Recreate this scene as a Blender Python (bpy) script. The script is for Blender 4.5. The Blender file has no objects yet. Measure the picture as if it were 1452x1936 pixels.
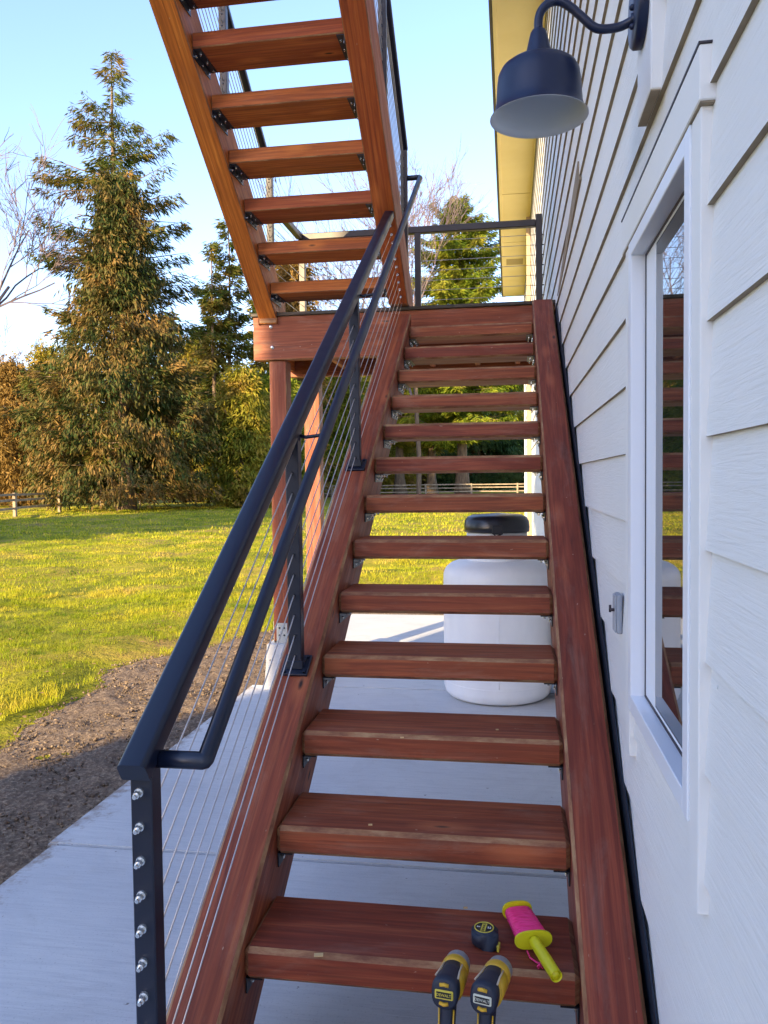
import bpy, bmesh, math, random
import numpy as np
from mathutils import Vector, Matrix, noise
random.seed(7); RNG = np.random.default_rng(11)
R = math.radians
S = bpy.context.scene; COL = S.collection

# ------------------------------------------------------------------ camera, world, sun, exposure
YAW, PIT, ROL = 0.15787, -0.0401, -0.01154
CAM = Vector((0.27898, -2.03689, 1.27793))
F = Vector((-math.sin(YAW)*math.cos(PIT), math.cos(YAW)*math.cos(PIT), math.sin(PIT)))
R0 = Vector((math.cos(YAW), math.sin(YAW), 0)); U0 = R0.cross(F)
RR = R0*math.cos(ROL) + U0*math.sin(ROL); UU = -R0*math.sin(ROL) + U0*math.cos(ROL)
cd = bpy.data.cameras.new('camera'); cam = bpy.data.objects.new('camera', cd); COL.objects.link(cam)
cd.sensor_fit = 'HORIZONTAL'; cd.sensor_width = 36; cd.lens = 36*1500/1452
cd.clip_start = 0.05; cd.clip_end = 3000
M = Matrix(((RR.x, UU.x, -F.x, CAM.x), (RR.y, UU.y, -F.y, CAM.y), (RR.z, UU.z, -F.z, CAM.z), (0, 0, 0, 1)))
cam.matrix_world = M; S.camera = cam

SUN_EL = 17.0
SUN_TRAVEL = Vector((0.43, 0.90, 0)).normalized()          # horizontal direction the light travels in
w = bpy.data.worlds.new("World"); S.world = w; w.use_nodes = True
nt = w.node_tree; nt.nodes.clear()
sky = nt.nodes.new('ShaderNodeTexSky'); sky.sky_type = 'NISHITA'; sky.sun_disc = False
sky.sun_elevation = R(SUN_EL); sky.sun_rotation = math.atan2(-SUN_TRAVEL.x, -SUN_TRAVEL.y)
sky.air_density = 1.1; sky.dust_density = .5; sky.ozone_density = 3.0
bg = nt.nodes.new('ShaderNodeBackground'); bg.inputs[1].default_value = 0.15
wo = nt.nodes.new('ShaderNodeOutputWorld')
tn = nt.nodes.new('ShaderNodeMix'); tn.data_type = 'RGBA'; tn.blend_type = 'MULTIPLY'; tn.inputs[0].default_value = 1; tn.inputs[7].default_value = (1.08, .955, 1.04, 1)   # camera white balance towards magenta
nt.links.new(sky.outputs[0], tn.inputs[6]); nt.links.new(tn.outputs[2], bg.inputs[0]); nt.links.new(bg.outputs[0], wo.inputs[0])
sl = bpy.data.lights.new('sun', 'SUN'); sun = bpy.data.objects.new('sun', sl); COL.objects.link(sun)
sl.energy = 4.2; sl.angle = R(0.5); sl.color = (1.0, 0.77, 0.43)
dirv = Vector((SUN_TRAVEL.x*math.cos(R(SUN_EL)), SUN_TRAVEL.y*math.cos(R(SUN_EL)), -math.sin(R(SUN_EL))))
sun.rotation_euler = dirv.to_track_quat('-Z', 'Y').to_euler(); sun.location = (-10, -20, 12)
S.view_settings.view_transform = 'Standard'; S.view_settings.look = 'None'
S.view_settings.exposure = 1.86; S.view_settings.gamma = 1

# ------------------------------------------------------------------ pixel helpers (1452 x 1936 photo) used only to read off real places
def ray(u, v): return F + RR*((u-726)/1500) - UU*((v-968)/1500)
def un(u, v, ax, c):
    d = ray(u, v); t = (c-CAM[ax])/d[ax]; return CAM + d*t

# ------------------------------------------------------------------ mesh builder
class MB:
    def __init__(s): s.v = []; s.f = []; s.m = []; s.uv = []; s.sm = []
    def add(s, verts, faces, mat=0, uvs=None, smooth=False):
        o = len(s.v); s.v += [tuple(x) for x in verts]
        for i, fc in enumerate(faces):
            s.f.append([o+k for k in fc]); s.m.append(mat if isinstance(mat, int) else mat[i]); s.sm.append(smooth)
            s.uv.append(uvs[i] if uvs else [(0, 0)]*len(fc))
    def frombm(s, bm, ulen=2, off=None, edge_mat=None, smooth=False, mat=0, T=None, bevel_thresh=0.985):
        """local bmesh: long axis = index ulen; uv u runs along it"""
        off = off or (random.random()*40, random.random()*40)
        bm.verts.index_update(); bm.normal_update()
        base = len(s.v)
        for v in bm.verts: s.v.append(tuple(T @ v.co if T else v.co))
        for f in bm.faces:
            n = f.normal; ax = max(range(3), key=lambda k: abs(n[k]))
            isb = abs(n[ax]) < bevel_thresh
            o = [k for k in range(3) if k != ulen]
            uv = []
            for l in f.loops:
                c = l.vert.co
                if ax == ulen: uv.append((c[o[0]]*0.15+off[0]+7, c[o[1]]+off[1]))
                else:
                    oth = [k for k in o if k != ax][0]
                    uv.append((c[ulen]+off[0], c[oth]+off[1]+ax*3.1 + (0.7 if n[ax] > 0 else 0)))
            s.f.append([base+v.index for v in f.verts])
            s.m.append(edge_mat if (edge_mat is not None and isb) else mat); s.sm.append(smooth); s.uv.append(uv)
        bm.free()
    def build(s, name, mats, parent=None, org=None):
        if org is None:
            org = Vector((0, 0, 0)); p = parent
            while p is not None: org = org + p.location; p = p.parent
        me = bpy.data.meshes.new(name)
        me.from_pydata([tuple(Vector(x)-org) for x in s.v], [], s.f)
        for m in (mats if isinstance(mats, (list, tuple)) else [mats]): me.materials.append(m)
        me.polygons.foreach_set('material_index', s.m); me.polygons.foreach_set('use_smooth', s.sm)
        ul = me.uv_layers.new(name='uv'); flat = [c for f in s.uv for p in f for c in p]
        ul.data.foreach_set('uv', flat); me.update()
        o = bpy.data.objects.new(name, me); COL.objects.link(o)
        if parent is not None: o.parent = parent
        return o

def npmesh(name, V, Fc, mat, parent=None, attr=None, smooth=False, mi=None):
    """numpy verts (n,3) and faces (k, 3 or 4)"""
    org = np.zeros(3); p = parent
    while p is not None: org = org + np.array(p.location); p = p.parent
    me = bpy.data.meshes.new(name); V = np.asarray(V, np.float32)-org; Fc = np.asarray(Fc, np.int32)
    me.vertices.add(len(V)); me.vertices.foreach_set('co', V.astype(np.float32).ravel())
    n, k = Fc.shape; me.loops.add(n*k); me.loops.foreach_set('vertex_index', Fc.ravel())
    me.polygons.add(n); me.polygons.foreach_set('loop_start', np.arange(0, n*k, k, dtype=np.int32))
    try: me.polygons.foreach_set('loop_total', np.full(n, k, dtype=np.int32))
    except Exception: pass
    for m in (mat if isinstance(mat, (list, tuple)) else [mat]): me.materials.append(m)
    if mi is not None: me.polygons.foreach_set('material_index', np.asarray(mi, np.int32))
    if smooth: me.polygons.foreach_set('use_smooth', np.ones(n, bool))
    me.update(calc_edges=True); me.validate()
    o = bpy.data.objects.new(name, me); COL.objects.link(o)
    if parent is not None: o.parent = parent
    return o

def tag(o, label=None, cat=None, group=None, kind=None):
    if label: o['label'] = label
    if cat: o['category'] = cat
    if group: o['group'] = group
    if kind: o['kind'] = kind
    return o
def thing(name, loc, label, cat, group=None):
    o = bpy.data.objects.new(name, None); COL.objects.link(o); o.location = loc; o.empty_display_size = 0.1
    return tag(o, label, cat, group)

def frame(p0, p1, up=(0, 0, 1)):
    p0 = Vector(p0); p1 = Vector(p1); z = (p1-p0).normalized(); up = Vector(up)
    x = up.cross(z)
    if x.length < 1e-4: x = Vector((1, 0, 0))
    x.normalize(); y = z.cross(x)
    return Matrix(((x.x, y.x, z.x, p0.x), (x.y, y.y, z.y, p0.y), (x.z, y.z, z.z, p0.z), (0, 0, 0, 1))), (p1-p0).length
def beam(mb, p0, p1, wx, hy, up=(0, 0, 1), bev=0.004, mat=0, edge=1, seg=1, smooth=False):
    """box along p0->p1, width wx across, hy in the 'up' direction, chamfered; centre line p0->p1"""
    T, L = frame(p0, p1, up)
    bm = bmesh.new(); bmesh.ops.create_cube(bm, size=1)
    for v in bm.verts: v.co = Vector((v.co.x*wx, v.co.y*hy, (v.co.z+.5)*L))
    if bev: bmesh.ops.bevel(bm, geom=bm.edges[:], offset=bev, segments=seg, affect='EDGES', profile=0.5)
    mb.frombm(bm, 2, edge_mat=edge, T=T, mat=mat, smooth=smooth)
def box(mb, lo, hi, bev=0.0, mat=0, edge=None, ulen=None, seg=1):
    lo = Vector(lo); hi = Vector(hi); d = hi-lo
    bm = bmesh.new(); bmesh.ops.create_cube(bm, size=1)
    for v in bm.verts: v.co = Vector((v.co.x*d.x, v.co.y*d.y, v.co.z*d.z))
    if bev: bmesh.ops.bevel(bm, geom=bm.edges[:], offset=bev, segments=seg, affect='EDGES', profile=0.5)
    if ulen is None: ulen = max(range(3), key=lambda k: d[k])
    mb.frombm(bm, ulen, edge_mat=edge if edge is not None else mat, mat=mat, T=Matrix.Translation((lo+hi)/2))
def prism_x(mb, poly, x0, x1, axis, bev=0.004, mat=0, edge=1):
    """polygon in (y,z) extruded from x0 to x1; axis=(dy,dz) gives the grain direction"""
    a = Vector((axis[0], axis[1])).normalized()
    bm = bmesh.new()
    loc = [(p[0]*a.x+p[1]*a.y, -p[0]*a.y+p[1]*a.x) for p in poly]
    A = [bm.verts.new((x0, q[1], q[0])) for q in loc]; B = [bm.verts.new((x1, q[1], q[0])) for q in loc]
    n = len(poly); bm.faces.new(A); bm.faces.new(B[::-1])
    for i in range(n): bm.faces.new((A[i], A[(i+1) % n], B[(i+1) % n], B[i])[::-1])
    bmesh.ops.recalc_face_normals(bm, faces=bm.faces[:])
    if bev: bmesh.ops.bevel(bm, geom=bm.edges[:], offset=bev, segments=1, affect='EDGES')
    # local: z'=along, y'=perp  -> world y = z'*a.x - y'*a.y ; z = z'*a.y + y'*a.x
    T = Matrix(((1, 0, 0, 0), (0, -a.y, a.x, 0), (0, a.x, a.y, 0), (0, 0, 0, 1)))
    mb.frombm(bm, 2, edge_mat=edge, mat=mat, T=T)
def tube(mb, pts, r, n=10, mat=0, caps=True, smooth=True, closed=False):
    pts = [Vector(p) for p in pts]; rs = r if isinstance(r, (list, tuple)) else [r]*len(pts)
    rings = []; prev = None
    for i, p in enumerate(pts):
        a = pts[max(i-1, 0)]; b = pts[min(i+1, len(pts)-1)]
        if closed: a = pts[i-1]; b = pts[(i+1) % len(pts)]
        t = (b-a).normalized()
        if prev is None:
            x = Vector((0, 0, 1)).cross(t)
            if x.length < 1e-3: x = Vector((1, 0, 0)).cross(t)
        else: x = prev - t*prev.dot(t)
        x.normalize(); prev = x; y = t.cross(x)
        rings.append([p+(x*math.cos(2*math.pi*k/n)+y*math.sin(2*math.pi*k/n))*rs[i] for k in range(n)])
    V = [q for rg in rings for q in rg]; Fc = []
    m = len(pts)
    for i in range(m if closed else m-1):
        j = (i+1) % m
        for k in range(n): Fc.append((i*n+k, i*n+(k+1) % n, j*n+(k+1) % n, j*n+k))
    if caps and not closed: Fc.append(tuple(range(n))[::-1]); Fc.append(tuple((m-1)*n+k for k in range(n)))
    mb.add(V, Fc, mat, smooth=smooth)
def lathe(mb, prof, c, n=32, mat=0, T=None, smooth=True, mats=None):
    """prof: list of (r,z); c centre"""
    V = []; Fc = []; mm = []
    for (r, z) in prof:
        for k in range(n):
            a = 2*math.pi*k/n; q = Vector((r*math.cos(a), r*math.sin(a), z))
            V.append((T @ q if T else q)+Vector(c))
    for i in range(len(prof)-1):
        for k in range(n):
            Fc.append((i*n+k, i*n+(k+1) % n, (i+1)*n+(k+1) % n, (i+1)*n+k)); mm.append(mats[i] if mats else mat)
    mb.add(V, Fc, mm, smooth=smooth)

# ------------------------------------------------------------------ materials
def mat(name, base=(.5, .5, .5), rough=.6, metal=0.0, spec=.5, build=None, coat=0):
    m = bpy.data.materials.new(name); m.use_nodes = True; n = m.node_tree
    b = n.nodes['Principled BSDF']; b.inputs['Base Color'].default_value = (*base, 1); b.inputs['Roughness'].default_value = rough
    b.inputs['Metallic'].default_value = metal; b.inputs['Specular IOR Level'].default_value = spec
    if coat: b.inputs['Coat Weight'].default_value = coat; b.inputs['Coat Roughness'].default_value = .15
    if build: build(n, b)
    return m
def N(n, t, **kw):
    x = n.nodes.new(t)
    for k, v in kw.items():
        if k in x.inputs: x.inputs[k].default_value = v
        else: setattr(x, k, v)
    return x
def coords(n, kind='Object', scale=(1, 1, 1)):
    t = n.nodes.new('ShaderNodeTexCoord'); m = n.nodes.new('ShaderNodeMapping'); m.inputs['Scale'].default_value = scale
    n.links.new(t.outputs[kind], m.inputs[0]); return m.outputs[0]
def noiz(n, vec, scale, detail=4, rough=.55, dist=0):
    x = n.nodes.new('ShaderNodeTexNoise'); x.inputs['Scale'].default_value = scale; x.inputs['Detail'].default_value = detail
    x.inputs['Roughness'].default_value = rough; x.inputs['Distortion'].default_value = dist
    n.links.new(vec, x.inputs['Vector']); return x.outputs['Fac']
def ramp(n, fac, stops):
    r = n.nodes.new('ShaderNodeValToRGB'); e = r.color_ramp.elements
    while len(e) > 1: e.remove(e[-1])
    e[0].position = stops[0][0]; e[0].color = (*stops[0][1], 1)
    for p, c in stops[1:]: q = e.new(p); q.color = (*c, 1)
    n.links.new(fac, r.inputs[0]); return r.outputs[0]
def mix(n, fac, a, b, mode='MIX'):
    x = n.nodes.new('ShaderNodeMix'); x.data_type = 'RGBA'; x.blend_type = mode
    for s, v in ((x.inputs[0], fac), (x.inputs[6], a), (x.inputs[7], b)):
        if hasattr(v, 'is_output') or isinstance(v, bpy.types.NodeSocket): n.links.new(v, s)
        elif isinstance(v, (int, float)): s.default_value = v
        else: s.default_value = (*v, 1)
    return x.outputs[2]
def maprange(n, v, a, b, c=0., d=1.):
    x = n.nodes.new('ShaderNodeMapRange'); x.inputs[1].default_value = a; x.inputs[2].default_value = b
    x.inputs[3].default_value = c; x.inputs[4].default_value = d; n.links.new(v, x.inputs[0]); return x.outputs[0]
def bump(n, b, h, strength=.3, dist=.01):
    x = n.nodes.new('ShaderNodeBump'); x.inputs['Strength'].default_value = strength; x.inputs['Distance'].default_value = dist
    n.links.new(h, x.inputs['Height']); n.links.new(x.outputs[0], b.inputs['Normal'])

def wood_build(dark, mid, light, knot=(.030, .010, .006), dust=.40):
    def f(n, b):
        oi = n.nodes.new('ShaderNodeObjectInfo'); rnd = oi.outputs['Random']
        st = coords(n, 'UV', (1.2, 26, 1)); fine = coords(n, 'UV', (5, 230, 1)); br = coords(n, 'UV', (.8, 5, 1))
        g1 = noiz(n, st, 1.0, 6, .62, 1.6); g2 = noiz(n, fine, 1.0, 3, .6); g3 = noiz(n, br, 1.0, 4, .6, 2.2)
        c = ramp(n, g1, [(.28, dark), (.5, mid), (.72, light)])
        # cathedral figure
        wv = n.nodes.new('ShaderNodeTexWave'); wv.wave_type = 'BANDS'; wv.bands_direction = 'Y'; wv.inputs['Scale'].default_value = 1.0
        wv.inputs['Distortion'].default_value = 9; wv.inputs['Detail'].default_value = 3; wv.inputs['Detail Scale'].default_value = .55
        n.links.new(coords(n, 'UV', (1.1, 11, 1)), wv.inputs['Vector'])
        c = mix(n, maprange(n, wv.outputs['Fac'], .62, .98, 0, .32), c, dark)
        c = mix(n, maprange(n, g3, .35, .68, .0, .55), c, tuple(x*.62 for x in mid))
        c = mix(n, maprange(n, g2, .50, .8, 0, .6), c, dark)
        vo = n.nodes.new('ShaderNodeTexVoronoi'); vo.inputs['Scale'].default_value = 1.0; vo.inputs['Randomness'].default_value = 1
        n.links.new(coords(n, 'UV', (1.9, 6.0, 1)), vo.inputs['Vector'])
        halo = maprange(n, vo.outputs['Distance'], .06, .24, .55, 0); c = mix(n, halo, c, tuple(x*1.25 for x in light))
        k = maprange(n, vo.outputs['Distance'], .035, .075, 1, 0); c = mix(n, k, c, knot)
        # boot wear, dust and pale scuffs
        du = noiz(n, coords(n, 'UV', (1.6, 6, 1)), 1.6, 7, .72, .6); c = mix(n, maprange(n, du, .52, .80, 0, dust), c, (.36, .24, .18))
        sc = noiz(n, coords(n, 'UV', (30, 60, 1)), 1.0, 2, .5); c = mix(n, maprange(n, sc, .73, .77, 0, .55), c, (.5, .36, .26))
        hs_ = n.nodes.new('ShaderNodeHueSaturation'); n.links.new(maprange(n, rnd, 0, 1, .78, 1.22), hs_.inputs['Value']); n.links.new(maprange(n, rnd, 0, 1, .492, .508), hs_.inputs['Hue'])
        n.links.new(c, hs_.inputs['Color']); n.links.new(hs_.outputs[0], b.inputs['Base Color'])
        n.links.new(maprange(n, g3, .2, .8, .48, .75), b.inputs['Roughness'])
        bump(n, b, g1, .35, .002)
    return f
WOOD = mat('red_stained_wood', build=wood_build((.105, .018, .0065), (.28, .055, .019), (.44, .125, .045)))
WOODO = mat('bounce_lit_wood', build=wood_build((.19, .036, .006), (.50, .115, .018), (.68, .22, .040), dust=.10))  # warm light bounced up from the ground painted into the orange wood colour
def edge_build(n, b):
    g = noiz(n, coords(n, 'UV', (3, 14, 1)), 2.0, 5, .7)
    c = ramp(n, g, [(.32, (.15, .045, .02)), (.5, (.28, .125, .055)), (.70, (.44, .27, .13))]); n.links.new(c, b.inputs['Base Color'])
EDGE = mat('rubbed_wood_edge', rough=.7, build=edge_build)
WM = [WOOD, EDGE]; WMO = [WOODO, EDGE]
def metal_build(n, b):
    g = noiz(n, coords(n, 'Object'), 420, 2, .6); bump(n, b, g, .12, .0006)
    g2 = noiz(n, coords(n, 'Object'), 6, 4, .6); n.links.new(maprange(n, g2, .3, .7, .34, .46), b.inputs['Roughness'])
BLACK = mat('black_powder_coat', (.004, .008, .024), .32, .0, .6, metal_build)  # blue of the reflected sky mixed into the near-black base colour
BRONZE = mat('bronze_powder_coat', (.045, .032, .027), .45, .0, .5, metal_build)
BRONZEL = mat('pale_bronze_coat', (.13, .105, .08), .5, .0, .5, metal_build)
STEEL = mat('stainless_steel', (.78, .78, .76), .25, .85)
CABLE = mat('steel_cable', (.6, .55, .54), .4, .75)
GALV = mat('galvanised_steel', (.42, .45, .46), .5, .6)
BRACK = mat('dark_bracket_steel', (.02, .022, .03), .4, .3)
def conc_build(n, b):
    v = coords(n, 'Object'); a = noiz(n, v, .9, 5, .6); g = noiz(n, coords(n, 'Object', (.6, 9, 1)), 7, 7, .72, .5); s = noiz(n, v, 120, 2, .6)
    c = ramp(n, a, [(.3, (.50, .51, .53)), (.7, (.64, .64, .63))]); c = mix(n, maprange(n, g, .45, .8, 0, .5), c, (.34, .35, .38))
    bl = noiz(n, v, 2.6, 6, .7, .8); c = mix(n, maprange(n, bl, .52, .75, 0, .35), c, (.38, .37, .36))
    c = mix(n, maprange(n, s, .60, .75, 0, .5), c, (.25, .25, .26))
    sp = noiz(n, v, 15, 3, .7); c = mix(n, maprange(n, sp, .70, .735, 0, .85), c, (.10, .085, .07))
    px = n.nodes.new('ShaderNodeSeparateXYZ'); n.links.new(v, px.inputs[0])
    mu = noiz(n, v, 9, 5, .75); ed = maprange(n, px.outputs[0], -1.84, -1.62, .26, 0); ad = n.nodes.new('ShaderNodeMath'); ad.operation = 'ADD'; n.links.new(mu, ad.inputs[0]); n.links.new(ed, ad.inputs[1])
    c = mix(n, maprange(n, ad.outputs[0], .68, .85, 0, .75), c, (.24, .17, .12))
    n.links.new(c, b.inputs['Base Color']); bump(n, b, g, .6, .004)
CONC = mat('broomed_concrete', rough=.85, build=conc_build)
def siding_build(n, b):
    v = coords(n, 'Object', (1, 1.4, 26)); g = noiz(n, v, 3.2, 7, .62, .9); a = noiz(n, coords(n, 'Object'), 1.1, 3, .5)
    c = ramp(n, a, [(.3, (.76, .755, .73)), (.7, (.82, .81, .78))]); n.links.new(c, b.inputs['Base Color']); bump(n, b, g, .6, .005)
    gi = noiz(n, coords(n, 'Object', (1, 1, .35)), 5, 6, .7); c2 = mix(n, maprange(n, gi, .6, .8, 0, .12), c, (.4, .37, .33)); n.links.new(c2, b.inputs['Base Color'])
SIDING = mat('painted_fibre_siding', rough=.62, build=siding_build)
def lap_build(n, b):
    g = noiz(n, coords(n, 'Object', (1, 3, 1)), 3, 4, .6); n.links.new(ramp(n, g, [(.3, (.22, .17, .11)), (.7, (.36, .29, .20))]), b.inputs['Base Color'])
LAPEDGE = mat('raw_board_edge', rough=.8, build=lap_build)
TRIM = mat('trim_paint', (.80, .79, .765), .6, build=lambda n, b: bump(n, b, noiz(n, coords(n, 'Object', (4, 4, 1)), 30, 4, .6), .25, .002))
VINYL = mat('white_vinyl', (.80, .82, .86), .35)
SOFFIT = mat('soffit_bounce_tint', rough=.6, build=lambda n, b: n.links.new(ramp(n, noiz(n, coords(n, 'Object'), 1.2, 4, .6), [(.3, (.78, .62, .26)), (.7, (.86, .71, .34))]), b.inputs['Base Color']))  # white boards; yellow bounce from the sunlit grass painted into their colour
DARKTRIM = mat('dark_drip_edge', (.03, .022, .03), .4)
ROOFM = mat('roof_shingle', rough=.9, build=lambda n, b: n.links.new(ramp(n, noiz(n, coords(n, 'Object'), 9, 5, .6), [(.3, (.05, .05, .055)), (.7, (.12, .115, .11))]), b.inputs['Base Color']))
GLASS = mat('window_glass', (.012, .016, .016), .015, 0, 1.0)
GLASS.node_tree.nodes['Principled BSDF'].inputs['IOR'].default_value = 1.6
def tank_build(n, b):
    g = noiz(n, coords(n, 'Object', (1, 1, .4)), 4, 5, .6); n.links.new(ramp(n, g, [(.35, (.74, .76, .79)), (.6, (.80, .82, .84))]), b.inputs['Base Color'])
TANKP = mat('tank_paint', rough=.4, build=tank_build)

def grass_ground(n, b):
    v = coords(n, 'Object'); a = noiz(n, v, .55, 5, .65, .4); f = noiz(n, v, 9, 5, .75); s = noiz(n, v, 60, 3, .7)
    c = ramp(n, a, [(.34, (.08, .11, .006)), (.46, (.27, .26, .010)), (.56, (.38, .29, .045)), (.66, (.30, .19, .07))])
    c = mix(n, maprange(n, f, .4, .75, 0, .75), c, (.08, .11, .010)); c = mix(n, maprange(n, s, .45, .7, 0, .5), c, (.31, .27, .06))
    n.links.new(c, b.inputs['Base Color']); bump(n, b, f, .9, .08)
GRASSG = mat('lawn_ground', rough=.95, spec=.1, build=grass_ground)
def blade_build(n, b):
    v = coords(n, 'Object'); a = noiz(n, v, .7, 4, .6, .4); f = noiz(n, v, 14, 2, .6)
    c = ramp(n, a, [(.36, (.10, .18, .004)), (.48, (.34, .38, .006)), (.58, (.52, .44, .03)), (.68, (.55, .38, .12))])
    c = mix(n, maprange(n, f, .4, .7, 0, .6), c, (.40, .34, .06)); n.links.new(c, b.inputs['Base Color'])
    b.inputs['Roughness'].default_value = .6
    tr = n.nodes.new('ShaderNodeBsdfTranslucent'); n.links.new(c, tr.inputs[0]); ms = n.nodes.new('ShaderNodeMixShader'); ms.inputs[0].default_value = .35
    out = n.nodes['Material Output']; n.links.new(b.outputs[0], ms.inputs[1]); n.links.new(tr.outputs[0], ms.inputs[2]); n.links.new(ms.outputs[0], out.inputs[0])
BLADE = mat('grass_blade', spec=.15, build=blade_build)
def soil_build(n, b):
    v = coords(n, 'Object'); f = noiz(n, v, 40, 6, .75); a = noiz(n, v, 3, 4, .6)
    c = ramp(n, f, [(.3, (.07, .05, .04)), (.50, (.22, .16, .115)), (.66, (.50, .38, .26))]); c = mix(n, maprange(n, a, .3, .7, 0, .35), c, (.16, .115, .085))
    n.links.new(c, b.inputs['Base Color']); bump(n, b, f, 1.0, .02)
SOIL = mat('bare_soil', rough=.95, spec=.1, build=soil_build)
def leafmat(name, cols, sc=.6, trans=.3):
    def f(n, b):
        v = coords(n, 'Object'); a = noiz(n, v, sc, 4, .65, .3); s = noiz(n, v, sc*7, 3, .7)
        st = [(.36+.26*i/(len(cols)-1), c) for i, c in enumerate(cols)]
        c = ramp(n, a, st); c2 = ramp(n, s, st[::-1] and [(st[i][0], cols[::-1][i]) for i in range(len(cols))]); c = mix(n, .42, c, c2)
        n.links.new(c, b.inputs['Base Color']); b.inputs['Roughness'].default_value = .65
        tr = n.nodes.new('ShaderNodeBsdfTranslucent'); n.links.new(c, tr.inputs[0]); ms = n.nodes.new('ShaderNodeMixShader'); ms.inputs[0].default_value = trans
        out = n.nodes['Material Output']; n.links.new(b.outputs[0], ms.inputs[1]); n.links.new(tr.outputs[0], ms.inputs[2]); n.links.new(ms.outputs[0], out.inputs[0])
    return mat(name, spec=.15, build=f)
FIR = leafmat('fir_needles', [(.035, .062, .012), (.065, .10, .014), (.14, .12, .02), (.26, .14, .045)], .3)
FIRTOP = leafmat('young_fir_needles', [(.03, .06, .014), (.06, .095, .016), (.12, .13, .02)], .3)
CEDAR = leafmat('cedar_sprays', [(.05, .08, .010), (.15, .17, .014), (.34, .27, .03), (.30, .16, .05)], .3)
GOLD = leafmat('dry_golden_sprays', [(.10, .075, .02), (.22, .13, .03), (.33, .2, .06)], .3)
BRIGHT = leafmat('bright_green_foliage', [(.04, .085, .010), (.11, .17, .012), (.26, .28, .02), (.36, .30, .05)], .3)
DGREEN = leafmat('dark_green_foliage', [(.02, .05, .018), (.04, .085, .022), (.10, .12, .03)], .25)
BARK = mat('bark', rough=.9, build=lambda n, b: n.links.new(ramp(n, noiz(n, coords(n, 'Object', (1, 1, .2)), 6, 5, .7), [(.3, (.06, .04, .028)), (.7, (.24, .16, .10))]), b.inputs['Base Color']))
TWIG = mat('bare_twigs', rough=.9, build=lambda n, b: n.links.new(ramp(n, noiz(n, coords(n, 'Object'), .6, 3, .6), [(.3, (.10, .075, .085)), (.7, (.20, .145, .14))]), b.inputs['Base Color']))
FENCEW = mat('weathered_fence_wood', rough=.9, build=lambda n, b: n.links.new(ramp(n, noiz(n, coords(n, 'Object'), 2, 4, .6), [(.3, (.17, .13, .09)), (.7, (.36, .28, .19))]), b.inputs['Base Color']))

# ------------------------------------------------------------------ setting: ground, slab, soil
GZ = -0.40
mb = MB(); g = 700
# one sheet, finely divided near the house
xs = [-2500, -600, -200, -80, -40, -20, -10, -5, 0, 5, 10, 20, 40, 80, 200, 600, 2500]
V = [(x, y, GZ-.035) for y in xs for x in xs]; nx = len(xs)
mb.add(V, [(j*nx+i, j*nx+i+1, (j+1)*nx+i+1, (j+1)*nx+i) for j in range(nx-1) for i in range(nx-1)])
tag(mb.build('ground', GRASSG), kind='structure')
def hump(x, y):
    q = Vector((x*.55, y*.55, 2)); return max(0, noise.noise(q)*.10+noise.noise(q*3.1)*.05+noise.noise(q*8)*.022+.035)

def sidx(y): return -1.86 + (y-1.0)*0.03                       # left edge of the slab
mb = MB()
joints = [-9.0, -1.1, 1.315, 4.22, 7.72]
for a, b_ in zip(joints[:-1], joints[1:]):
    xl = -1.90 if b_ < 1.4 else (-1.87 if b_ < 5 else -1.74)
    xl2 = -1.84 if b_ < 5 else -1.70
    g_ = .007
    bm = bmesh.new()
    P = [(xl, a+g_), (.64, a+g_), (.64, b_-g_), (xl2, b_-g_)]
    lo = [bm.verts.new((p[0], p[1], GZ-.11)) for p in P]; hi = [bm.verts.new((p[0], p[1], GZ)) for p in P]
    bm.faces.new(hi); bm.faces.new(lo[::-1])
    for i in range(4): bm.faces.new((lo[i], lo[(i+1) % 4], hi[(i+1) % 4], hi[i]))
    bmesh.ops.bevel(bm, geom=[e for e in bm.edges if e.verts[0].co.z > GZ-.01 and e.verts[1].co.z > GZ-.01], offset=.008, segments=2, affect='EDGES')
    mb.frombm(bm, 1, smooth=False)
tag(mb.build('concrete_path', CONC), kind='structure')
mb = MB(); box(mb, (-1.75, -8.9, GZ-.12), (.6, 7.7, GZ-.02)); tag(mb.build('path_base', SOIL), kind='structure')

# soil strip: lumpy sheet beside the slab
def soil_edge(y): return -3.22 - .12*math.sin(y*1.7) - .1*math.sin(y*4.1+1) + max(0, y-5)*.42
ny, nxx = 260, 90; V = []
for j in range(ny):
    y = -3 + 12.0*j/(ny-1)
    xr = -1.70 if y < 7.6 else .6
    xl = soil_edge(y) - .12
    if xl > xr-.3: xl = xr-.3
    for i in range(nxx):
        t = i/(nxx-1); x = xl + (xr-xl)*t
        p = Vector((x*3, y*3, 0)); h = noise.noise(p)*.02 + noise.noise(p*4)*.016 + noise.noise(p*11)*.010
        e = min(1, t*5)*min(1, (1-t)*14)
        V.append((x, y, GZ-.030 + (h+.014)*e - .03*(1-min(1, t*5))))
Fq = [(j*nxx+i, j*nxx+i+1, (j+1)*nxx+i+1, (j+1)*nxx+i) for j in range(ny-1) for i in range(nxx-1)]
o = npmesh('soil_strip', V, Fq, SOIL, smooth=True); tag(o, kind='structure')
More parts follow.
